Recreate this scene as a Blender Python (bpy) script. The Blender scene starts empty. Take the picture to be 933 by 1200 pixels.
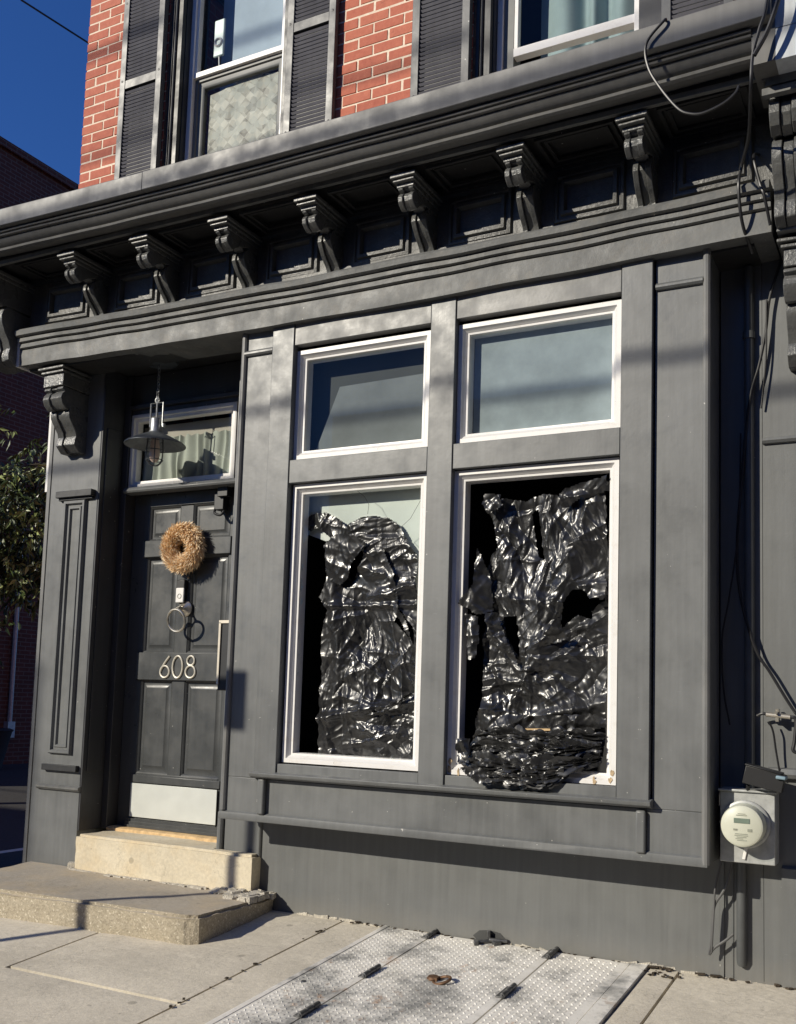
import bpy, math, random
import numpy as np
from mathutils import Vector, Matrix, noise
R = math.radians
random.seed(7)
scene = bpy.context.scene
COL = scene.collection
PI = math.pi

# ------------------------------------------------------------------ materials
def new_mat(name):
    m = bpy.data.materials.new(name); m.use_nodes = True
    nt = m.node_tree; b = nt.nodes['Principled BSDF']
    return m, nt, b
def nd(nt, typ, **kw):
    n = nt.nodes.new(typ)
    for k, v in kw.items(): setattr(n, k, v)
    return n
def pos(nt, scale=(1, 1, 1), rot=(0, 0, 0)):
    g = nd(nt, 'ShaderNodeNewGeometry'); mp = nd(nt, 'ShaderNodeMapping')
    mp.inputs['Scale'].default_value = scale; mp.inputs['Rotation'].default_value = rot
    nt.links.new(g.outputs['Position'], mp.inputs['Vector']); return mp.outputs['Vector']
def noi(nt, vec, scale, detail=4, rough=.55, dist=0):
    n = nd(nt, 'ShaderNodeTexNoise'); n.inputs['Scale'].default_value = scale
    n.inputs['Detail'].default_value = detail; n.inputs['Roughness'].default_value = rough
    n.inputs['Distortion'].default_value = dist
    nt.links.new(vec, n.inputs['Vector']); return n.outputs['Fac']
def ramp(nt, fac, stops):
    r = nd(nt, 'ShaderNodeValToRGB'); e = r.color_ramp.elements
    while len(e) < len(stops): e.new(.5)
    for i, (p, c) in enumerate(stops):
        e[i].position = p; e[i].color = (c[0], c[1], c[2], 1) if hasattr(c, '__len__') else (c, c, c, 1)
    nt.links.new(fac, r.inputs['Fac']); return r.outputs['Color']
def mixc(nt, fac, a, b, blend='MIX'):
    m = nd(nt, 'ShaderNodeMix', data_type='RGBA', blend_type=blend)
    for sock, v in ((m.inputs[0], fac), (m.inputs[6], a), (m.inputs[7], b)):
        if hasattr(v, 'links'): nt.links.new(v, sock)
        elif hasattr(v, '__len__'): sock.default_value = (v[0], v[1], v[2], 1)
        else: sock.default_value = v
    return m.outputs[2]
def math_(nt, op, a, b=None):
    m = nd(nt, 'ShaderNodeMath', operation=op)
    for i, v in enumerate((a, b)):
        if v is None: continue
        if hasattr(v, 'links'): nt.links.new(v, m.inputs[i])
        else: m.inputs[i].default_value = v
    return m.outputs[0]
def bump(nt, b, h, strength=.3, dist=.002, prev=None):
    n = nd(nt, 'ShaderNodeBump'); n.inputs['Strength'].default_value = strength; n.inputs['Distance'].default_value = dist
    nt.links.new(h, n.inputs['Height'])
    if prev: nt.links.new(prev, n.inputs['Normal'])
    nt.links.new(n.outputs['Normal'], b.inputs['Normal']); return n.outputs['Normal']

def paint(name, c, var=.25, rough=.42, lumps=.25, lumpdist=.0015, chips=True, grime=0, dusty=0, grain=False):
    m, nt, b = new_mat(name); p = pos(nt)
    n1 = noi(nt, p, 2.3, 5, .6)
    col = ramp(nt, n1, [(.3, tuple(x*(1-var) for x in c)), (.7, tuple(x*(1+var) for x in c))])
    ps = pos(nt, (30, 30, 1.6)); n2 = noi(nt, ps, 1.3, 3)
    col = mixc(nt, .35, col, ramp(nt, n2, [(.35, tuple(x*.8 for x in c)), (.7, tuple(x*1.25 for x in c))]))
    if grime:
        n3 = noi(nt, p, 14, 6, .7); mk = ramp(nt, n3, [(.5, 0), (.7, 1)])
        col = mixc(nt, math_(nt, 'MULTIPLY', mk, grime), col, (.20, .185, .16))
        n4 = noi(nt, p, 5, 6, .7); mk = ramp(nt, n4, [(.52, 0), (.62, 1)])
        col = mixc(nt, math_(nt, 'MULTIPLY', mk, grime*.8), col, tuple(x*.45 for x in c))
    if dusty:
        n5 = noi(nt, pos(nt, (1.2, 1, .8)), 3.2, 4, .6); mk = ramp(nt, n5, [(.45, 0), (.75, 1)])
        col = mixc(nt, math_(nt, 'MULTIPLY', mk, dusty), col, (.30, .285, .26))
    g_ = nd(nt, 'ShaderNodeNewGeometry'); sz = nd(nt, 'ShaderNodeSeparateXYZ'); nt.links.new(g_.outputs['Position'], sz.inputs[0])
    hz = math_(nt, 'ADD', sz.outputs[2], math_(nt, 'MULTIPLY', noi(nt, p, 9, 5, .7), .16))
    col = mixc(nt, math_(nt, 'MULTIPLY', ramp(nt, hz, [(.06, 1), (.19, 0)]), .38), col, (.24, .225, .195))
    sc_ = noi(nt, pos(nt, (9, 9, 38), (0, .5, 0)), 3.0, 2, .5); mk = ramp(nt, sc_, [(.74, 0), (.76, 1)])
    col = mixc(nt, math_(nt, 'MULTIPLY', mk, .22), col, tuple(x*1.7 for x in c))
    if chips:
        v = noi(nt, p, 55, 2, .5); mk = ramp(nt, v, [(.765, 0), (.775, 1)])
        col = mixc(nt, mk, col, (.45, .44, .41))
    nt.links.new(col, b.inputs['Base Color'])
    rr = ramp(nt, noi(nt, p, 9, 4), [(.3, rough-.1), (.7, rough+.12)])
    nt.links.new(rr, b.inputs['Roughness'])
    h = noi(nt, p, 38, 5, .65); n = bump(nt, b, h, lumps, lumpdist)
    h2 = noi(nt, pos(nt, (120, 120, 4) if not grain else (4, 120, 120)), 1.4, 3); bump(nt, b, h2, .12, .001, n)
    return m
CH = (.138, .143, .143)
M = {}
M['paint'] = paint('charcoal_paint', CH)
M['wall'] = paint('charcoal_wall_paint', (.132, .137, .136), var=.1, rough=.5, lumps=.35, dusty=.05)
M['head'] = paint('dusty_charcoal_paint', (.145, .147, .145), rough=.45, lumps=.3, dusty=.45, grain=True)
M['old'] = paint('thick_old_charcoal_paint', (.14, .143, .139), var=.3, rough=.58, lumps=.45, lumpdist=.004, grime=.55, grain=True)
M['jamb'] = paint('jamb_shade_paint', (.045, .046, .05), var=.2, rough=.45, lumps=.2)  # near-black tone puts the recess shade into frame and jamb colour
M['frieze'] = paint('frieze_paint', (.092, .092, .088), var=.3, rough=.42, lumps=.8, lumpdist=.006, grime=.3, grain=True)
M['lump'] = paint('lumpy_charcoal_paint', (.105, .107, .104), var=.25, rough=.30, lumps=.8, lumpdist=.005, grime=.25)
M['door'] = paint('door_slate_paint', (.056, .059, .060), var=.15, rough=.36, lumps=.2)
M['crown'] = paint('crown_paint', (.135, .134, .128), var=.2, rough=.38, lumps=.2, dusty=.2, chips=False, grain=True)
M['flash'] = paint('metal_flashing_paint', (.145, .143, .136), var=.1, rough=.5, lumps=.1, dusty=.05, chips=False, grain=True)
M['dark'] = paint('black_paint', (.02, .021, .023), var=.3, rough=.45)
M['shut'] = paint('shutter_paint', (.13, .128, .145), var=.15, rough=.42, lumps=.1)
M['shutf'] = paint('shutter_frame_paint', (.072, .074, .077), var=.2, rough=.45)
M['nblue'] = paint('pale_blue_grey_paint', (.55, .58, .60), var=.06, rough=.4, lumps=.1, chips=False)
M['soffit'] = paint('soffit_shade_paint', (.035, .035, .035), var=.2, rough=.5)  # near-black tone stands in for shade under cornice and recess ceiling

def plain(name, c, rough=.5, metal=0, var=.12, ns=12, bmp=.1, bd=.001, spec=None):
    m, nt, b = new_mat(name); p = pos(nt)
    col = ramp(nt, noi(nt, p, ns, 5), [(.3, tuple(x*(1-var) for x in c)), (.7, tuple(min(1, x*(1+var)) for x in c))])
    nt.links.new(col, b.inputs['Base Color']); b.inputs['Roughness'].default_value = rough
    b.inputs['Metallic'].default_value = metal
    if spec is not None: b.inputs['Specular IOR Level'].default_value = spec
    bump(nt, b, noi(nt, p, ns*5, 4), bmp, bd); return m
def vinyl(name, c):
    m, nt, b = new_mat(name); p = pos(nt)
    mk = ramp(nt, noi(nt, p, 18, 6, .75), [(.52, 0), (.75, 1)])
    col = mixc(nt, math_(nt, 'MULTIPLY', mk, .35), c, (.50, .42, .32))
    mk2 = ramp(nt, noi(nt, pos(nt, (1, 1, 1)), 60, 3), [(.72, 0), (.74, 1)])
    col = mixc(nt, math_(nt, 'MULTIPLY', mk2, .5), col, (.25, .2, .15))
    nt.links.new(col, b.inputs['Base Color']); b.inputs['Roughness'].default_value = .42
    bump(nt, b, noi(nt, p, 90, 3), .08, .001); return m
M['white'] = vinyl('weathered_white_frame', (.80, .785, .76))
M['chipwood'] = plain('bare_chipped_wood', (.48, .36, .22), .8, ns=60, var=.4)
M['threshold'] = plain('tan_threshold_wood', (.62, .43, .22), .7, ns=30, var=.25)
M['kick'] = plain('brushed_kick_plate', (.66, .68, .64), .38, .25, var=.06, ns=8)
M['nickel'] = plain('brushed_nickel', (.62, .58, .50), .3, .85, ns=40)
M['digit'] = plain('cream_metal_digits', (.70, .66, .56), .35, .3)
M['black'] = plain('black_hardware', (.015, .015, .016), .45)
M['lamp'] = plain('lamp_grey_metal', (.10, .11, .12), .45, .4, var=.25, ns=30)
M['lampw'] = plain('worn_zinc', (.35, .36, .36), .4, .7, var=.3, ns=50)
M['bulb'] = plain('frosted_bulb_glass', (.85, .66, .55), .25, 0, var=.03)
M['mbox'] = plain('dark_letterbox_metal', (.03, .031, .033), .4, .3)
M['mtrim'] = plain('cream_metal_edge', (.62, .56, .46), .4, .3)
M['interior'] = plain('unlit_room_lining', (.03, .03, .032), .9)
M['meterbox'] = plain('galvanised_grey_box', (.42, .43, .42), .5, .35, var=.2, ns=25)
M['meterface'] = plain('cream_meter_face', (.70, .68, .57), .4, var=.05)
M['lcd'] = plain('meter_display', (.22, .27, .22), .3)
M['mark'] = plain('printed_grey_marks', (.33, .33, .27), .6)
M['cable'] = plain('black_cable_sheath', (.018, .018, .020), .42)
M['cablegrey'] = plain('painted_grey_cable', (.10, .10, .10), .45)
M['blueclamp'] = plain('blue_grey_plastic', (.22, .32, .38), .5)
M['pipe'] = plain('painted_conduit', (.085, .09, .092), .45)
M['bark'] = plain('dark_bark', (.06, .045, .03), .9, ns=20, var=.4, bmp=.6, bd=.01)
M['asphalt'] = plain('asphalt', (.040, .038, .036), .9, ns=60, var=.3, bmp=.6, bd=.004)
M['sign'] = plain('sign_metal', (.5, .5, .5), .4, .6)
M['rust'] = plain('rusty_steel', (.16, .09, .05), .6, .5, ns=40, var=.5)
M['patch'] = plain('grey_filler_patch', (.055, .056, .055), .7)
M['steel'] = plain('dark_steel', (.13, .13, .13), .38, .6, ns=40, var=.3)
M['planter'] = plain('dark_planter', (.03, .03, .032), .6)
M['rubble'] = plain('crumbled_mortar', (.58, .54, .46), .95, ns=35, var=.3, bmp=1, bd=.01)
M['device'] = plain('pale_device_plastic', (.62, .72, .70), .4)
M['sashgrey'] = plain('grey_inner_sash', (.13, .135, .13), .5)

def glass(name, tint=(1, 1, 1), refl=1.0, base=.06):
    m = bpy.data.materials.new(name); m.use_nodes = True; nt = m.node_tree
    nt.nodes.clear(); out = nd(nt, 'ShaderNodeOutputMaterial')
    tr = nd(nt, 'ShaderNodeBsdfTransparent'); tr.inputs[0].default_value = (*tint, 1)
    gl = nd(nt, 'ShaderNodeBsdfGlossy'); gl.inputs['Roughness'].default_value = .015
    mx = nd(nt, 'ShaderNodeMixShader'); mx.inputs[0].default_value = base
    nt.links.new(tr.outputs[0], mx.inputs[1]); nt.links.new(gl.outputs[0], mx.inputs[2])
    nt.links.new(mx.outputs[0], out.inputs[0]); return m
M['glass'] = glass('window_glass', (.93, .95, .94), base=.03)
M['glassdk'] = glass('dusty_window_glass', (.80, .84, .85), base=.03)

def concrete(name, c, agg=.0, stain=.3, yellow=0, scale=1):
    m, nt, b = new_mat(name); p = pos(nt)
    col = ramp(nt, noi(nt, p, 3*scale, 7, .65), [(.28, tuple(x*.74 for x in c)), (.72, tuple(min(1, x*1.18) for x in c))])
    col = mixc(nt, .5, col, ramp(nt, noi(nt, p, 55, 5, .7), [(.3, tuple(x*.72 for x in c)), (.7, tuple(min(1, x*1.22) for x in c))]))
    if stain:
        mk = ramp(nt, noi(nt, pos(nt, (1, 2.2, 1)), 1.7, 5, .6), [(.5, 0), (.72, 1)])
        col = mixc(nt, math_(nt, 'MULTIPLY', mk, stain), col, tuple(x*.62 for x in c))
    mk = ramp(nt, noi(nt, p, 23, 2, .5), [(.73, 0), (.76, 1)])
    col = mixc(nt, math_(nt, 'MULTIPLY', mk, .6), col, tuple(x*.45 for x in c))
    vg = nd(nt, 'ShaderNodeTexVoronoi'); vg.inputs['Scale'].default_value = 3.1; nt.links.new(p, vg.inputs['Vector'])
    mk = ramp(nt, math_(nt, 'ADD', vg.outputs['Distance'], math_(nt, 'MULTIPLY', noi(nt, p, 30, 2), .03)), [(.060, 1), (.078, 0)])
    col = mixc(nt, math_(nt, 'MULTIPLY', mk, .55 if not agg else 0), col, tuple(x*.38 for x in c))
    vc = nd(nt, 'ShaderNodeTexNoise'); vc.inputs['Scale'].default_value = 1.6; vc.inputs['Detail'].default_value = 8; vc.inputs['Roughness'].default_value = .62
    nt.links.new(p, vc.inputs['Vector']); cr_ = math_(nt, 'ABSOLUTE', math_(nt, 'SUBTRACT', vc.outputs['Fac'], .47))
    col = mixc(nt, math_(nt, 'MULTIPLY', ramp(nt, cr_, [(.0, 1), (.0035, 0)]), .4 if not agg else 0), col, tuple(x*.4 for x in c))
    mk = ramp(nt, noi(nt, pos(nt, (1, 1, 1), (0, 0, .6)), 11, 8, .78), [(.36, 1), (.44, 0)])
    col = mixc(nt, math_(nt, 'MULTIPLY', mk, .35), col, tuple(min(1, x*1.35) for x in c))
    if yellow:
        mk = ramp(nt, noi(nt, p, 4.5, 4, .6), [(.46, 0), (.68, 1)])
        col = mixc(nt, math_(nt, 'MULTIPLY', mk, yellow), col, (.62, .46, .24))
    if agg:
        v = nd(nt, 'ShaderNodeTexVoronoi'); v.inputs['Scale'].default_value = 150; nt.links.new(p, v.inputs['Vector'])
        cs = nd(nt, 'ShaderNodeSeparateColor'); nt.links.new(v.outputs['Color'], cs.inputs[0])
        st = ramp(nt, cs.outputs[0], [(.0, tuple(x*.45 for x in c)), (.35, tuple(x*.8 for x in c)), (.7, c), (.93, tuple(min(1, x*1.15) for x in c)), (.97, (.8, .74, .6))])
        col = mixc(nt, agg, col, st)
        bump(nt, b, v.outputs['Distance'], .55, .003)
    else:
        n = bump(nt, b, noi(nt, p, 130, 5, .7), .45, .003); bump(nt, b, noi(nt, p, 7, 6, .7), .35, .012, n)
    nt.links.new(col, b.inputs['Base Color']); b.inputs['Roughness'].default_value = .93
    b.inputs['Specular IOR Level'].default_value = .2
    return m
M['walk'] = concrete('sidewalk_concrete', (.635, .58, .475), stain=.45)
M['walk2'] = concrete('hatch_border_concrete', (.74, .68, .56), stain=.25)
M['gap'] = plain('joint_dirt', (.05, .043, .035), .95, ns=60, var=.4)
M['steptop'] = concrete('upper_step_concrete', (.66, .59, .45), stain=.12, yellow=.35)
M['steplow'] = concrete('lower_step_concrete', (.43, .385, .315), stain=.3, yellow=.25)
M['stepagg'] = concrete('exposed_aggregate_concrete', (.44, .385, .29), agg=.5, stain=0)

def hatch_mat():
    m, nt, b = new_mat('worn_white_hatch_paint'); p = pos(nt)
    col = ramp(nt, noi(nt, p, 9, 6, .7), [(.3, (.70, .67, .60)), (.7, (.88, .85, .78))])
    mk = ramp(nt, noi(nt, p, 4.2, 7, .72), [(.48, 0), (.64, 1)])
    col = mixc(nt, math_(nt, 'MULTIPLY', mk, .85), col, (.20, .20, .19))
    mk = ramp(nt, noi(nt, pos(nt, (1, 1, 1), (0, 0, 1)), 7.5, 7, .75), [(.60, 0), (.68, 1)])
    col = mixc(nt, math_(nt, 'MULTIPLY', mk, .7), col, (.42, .24, .13))
    mk = ramp(nt, noi(nt, p, 80, 4, .7), [(.58, 0), (.7, 1)])
    col = mixc(nt, math_(nt, 'MULTIPLY', mk, .35), col, (.18, .17, .16))
    # dark oily smudge round the pull ring
    g = nd(nt, 'ShaderNodeNewGeometry'); vm = nd(nt, 'ShaderNodeVectorMath', operation='DISTANCE')
    nt.links.new(g.outputs['Position'], vm.inputs[0]); vm.inputs[1].default_value = (-1.74, -.66, -.05)
    d = math_(nt, 'ADD', vm.outputs['Value'], math_(nt, 'MULTIPLY', noi(nt, p, 14, 5, .7), .22))
    col = mixc(nt, math_(nt, 'MULTIPLY', ramp(nt, d, [(.16, 1), (.30, 0)]), .5), col, (.22, .22, .21))
    nt.links.new(col, b.inputs['Base Color']); b.inputs['Roughness'].default_value = .55
    b.inputs['Metallic'].default_value = 0
    bump(nt, b, noi(nt, p, 70, 5, .7), .25, .002); return m
M['hatch'] = hatch_mat()

def bricks_geo_mat():
    m, nt, b = new_mat('painted_red_brick'); p = pos(nt)
    at = nd(nt, 'ShaderNodeAttribute', attribute_name='tone')
    col = ramp(nt, at.outputs['Fac'], [(0, (.38, .095, .055)), (.5, (.49, .135, .078)), (1, (.56, .18, .105))])
    col = mixc(nt, .5, col, ramp(nt, noi(nt, p, 26, 6, .7), [(.3, (.36, .085, .05)), (.7, (.60, .19, .11))]))
    mk = ramp(nt, noi(nt, p, 9, 6, .75), [(.62, 0), (.70, 1)])
    col = mixc(nt, math_(nt, 'MULTIPLY', mk, .6), col, (.16, .05, .03))
    mk = ramp(nt, noi(nt, p, 48, 4, .7), [(.70, 0), (.75, 1)])
    col = mixc(nt, mk, col, (.70, .52, .40))
    nt.links.new(col, b.inputs['Base Color']); b.inputs['Roughness'].default_value = .8
    bump(nt, b, noi(nt, p, 90, 5, .7), .5, .003); return m
M['brick'] = bricks_geo_mat()
M['mortar'] = concrete('pale_mortar', (.92, .72, .56), stain=.1)
def brick_tex(name, c1, c2, mort, axis='y'):
    m, nt, b = new_mat(name)
    g = nd(nt, 'ShaderNodeNewGeometry'); s = nd(nt, 'ShaderNodeSeparateXYZ'); cb = nd(nt, 'ShaderNodeCombineXYZ')
    nt.links.new(g.outputs['Position'], s.inputs[0])
    hs = math_(nt, 'ADD', s.outputs[0], s.outputs[1])
    nt.links.new(hs, cb.inputs[0]); nt.links.new(s.outputs[2], cb.inputs[1])
    t = nd(nt, 'ShaderNodeTexBrick'); nt.links.new(cb.outputs[0], t.inputs['Vector'])
    t.inputs['Color1'].default_value = (*c1, 1); t.inputs['Color2'].default_value = (*c2, 1); t.inputs['Mortar'].default_value = (*mort, 1)
    t.inputs['Scale'].default_value = 1; t.inputs['Brick Width'].default_value = .21; t.inputs['Row Height'].default_value = .0675
    t.inputs['Mortar Size'].default_value = .008; t.inputs['Bias'].default_value = 0
    col = mixc(nt, .35, t.outputs['Color'], ramp(nt, noi(nt, pos(nt), 3, 5), [(.3, tuple(x*.6 for x in c1)), (.7, tuple(x*1.4 for x in c2))]))
    nt.links.new(col, b.inputs['Base Color']); b.inputs['Roughness'].default_value = .85
    bump(nt, b, math_(nt, 'SUBTRACT', 1, t.outputs['Fac']), .6, .008); return m
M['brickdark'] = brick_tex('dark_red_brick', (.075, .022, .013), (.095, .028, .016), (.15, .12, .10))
M['bricksimple'] = brick_tex('brown_brick', (.28, .10, .07), (.33, .13, .09), (.4, .36, .32))

def plastic():
    m, nt, b = new_mat('black_bin_bag_plastic'); p = pos(nt)
    b.inputs['Base Color'].default_value = (.017, .017, .017, 1)
    b.inputs['Specular IOR Level'].default_value = .6
    r = nd(nt, 'ShaderNodeTexNoise'); r.inputs['Scale'].default_value = 30; r.inputs['Detail'].default_value = 3
    nt.links.new(pos(nt, (1, 1, .6), (0, .5, 0)), r.inputs['Vector'])
    a = math_(nt, 'ABSOLUTE', math_(nt, 'SUBTRACT', r.outputs['Fac'], .5))
    mk = ramp(nt, noi(nt, p, 4, 3), [(.45, 0), (.62, 1)])
    bump(nt, b, math_(nt, 'MULTIPLY', a, mk), .55, .012)
    nt.links.new(ramp(nt, noi(nt, p, 5, 3), [(.35, .27), (.7, .46)]), b.inputs['Roughness'])
    b.inputs['Coat Weight'].default_value = .25; b.inputs['Coat Roughness'].default_value = .2
    return m
M['bag'] = plastic()

def cloth(name, c, stripes=0, var=.1, rough=.9):
    m, nt, b = new_mat(name); p = pos(nt)
    col = ramp(nt, noi(nt, p, 5, 5, .6), [(.3, tuple(x*(1-var) for x in c)), (.7, tuple(min(1, x*(1+var)) for x in c))])
    nt.links.new(col, b.inputs['Base Color']); b.inputs['Roughness'].default_value = rough
    bump(nt, b, noi(nt, pos(nt, (600, 600, 600)), 1, 2), .2, .0005); return m
M['blind'] = cloth('blue_grey_blind_cloth', (.39, .43, .44), var=.2)
M['blinddk'] = cloth('grey_blind_cloth', (.085, .087, .082), var=.1)
M['blindsh'] = cloth('dim_grey_blind_cloth', (.23, .24, .235), var=.15)
M['paleshade'] = cloth('pale_green_grey_shade', (.62, .67, .63), var=.08)
M['lace'] = cloth('sage_curtain_cloth', (.36, .385, .34), var=.12)
M['beige'] = cloth('beige_liner_cloth', (.42, .39, .34), var=.08)
M['tealc'] = cloth('teal_grey_curtain_cloth', (.26, .34, .35), var=.12)
M['skyblind'] = cloth('pale_blue_blind', (.40, .48, .56), var=.1)

def pattern():
    m, nt, b = new_mat('geometric_print_film')
    g = nd(nt, 'ShaderNodeNewGeometry'); s = nd(nt, 'ShaderNodeSeparateXYZ'); nt.links.new(g.outputs['Position'], s.inputs[0])
    K = 8.3
    def tri(x):   # 0..1 ping-pong
        return math_(nt, 'PINGPONG', x, .5)
    u = math_(nt, 'MULTIPLY', s.outputs[0], K); w = math_(nt, 'MULTIPLY', s.outputs[2], K)
    a, c = tri(u), tri(w)
    f1 = math_(nt, 'GREATER_THAN', math_(nt, 'ADD', a, c), .5)
    f2 = math_(nt, 'GREATER_THAN', math_(nt, 'SUBTRACT', a, c), 0)
    f3 = math_(nt, 'GREATER_THAN', math_(nt, 'ADD', a, math_(nt, 'MULTIPLY', c, 2)), .62)
    f4 = math_(nt, 'GREATER_THAN', math_(nt, 'ADD', math_(nt, 'MULTIPLY', a, 2), c), .95)
    col = mixc(nt, f1, (.30, .285, .24), (.46, .44, .38))
    col = mixc(nt, math_(nt, 'MULTIPLY', f2, .55), col, (.25, .29, .28))
    col = mixc(nt, math_(nt, 'MULTIPLY', math_(nt, 'SUBTRACT', f3, f1), .9), col, (.13, .115, .09))
    col = mixc(nt, math_(nt, 'MULTIPLY', math_(nt, 'SUBTRACT', f4, f3), .8), col, (.16, .15, .13))
    v = nd(nt, 'ShaderNodeTexVoronoi'); v.inputs['Scale'].default_value = 22; nt.links.new(g.outputs['Position'], v.inputs['Vector'])
    cs = nd(nt, 'ShaderNodeSeparateColor'); nt.links.new(v.outputs['Color'], cs.inputs[0])
    col = mixc(nt, .5, col, ramp(nt, cs.outputs[0], [(0, (.07, .06, .05)), (.4, (.30, .30, .26)), (1, (.50, .49, .43))]))
    nt.links.new(col, b.inputs['Base Color']); b.inputs['Roughness'].default_value = .42; b.inputs['Specular IOR Level'].default_value = .15
    h = nd(nt, 'ShaderNodeTexNoise'); h.inputs['Scale'].default_value = 9; nt.links.new(pos(nt, (1, 1, .5)), h.inputs['Vector'])
    bump(nt, b, h.outputs['Fac'], .35, .02); return m
M['pattern'] = pattern()
def leafm():
    m, nt, b = new_mat('leaf_green'); oi = nd(nt, 'ShaderNodeAttribute', attribute_name='tone')
    col = ramp(nt, oi.outputs['Fac'], [(0, (.02, .032, .01)), (.5, (.06, .09, .025)), (1, (.34, .38, .14))])
    nt.links.new(col, b.inputs['Base Color']); b.inputs['Roughness'].default_value = .38; return m
M['leaf'] = leafm()
def strawm():
    m, nt, b = new_mat('dried_wheat_straw'); oi = nd(nt, 'ShaderNodeAttribute', attribute_name='tone')
    col = ramp(nt, oi.outputs['Fac'], [(0, (.62, .38, .17)), (.45, (.92, .66, .38)), (1, (1, .88, .66))])
    nt.links.new(col, b.inputs['Base Color']); b.inputs['Roughness'].default_value = .7; return m
M['straw'] = strawm()

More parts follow.
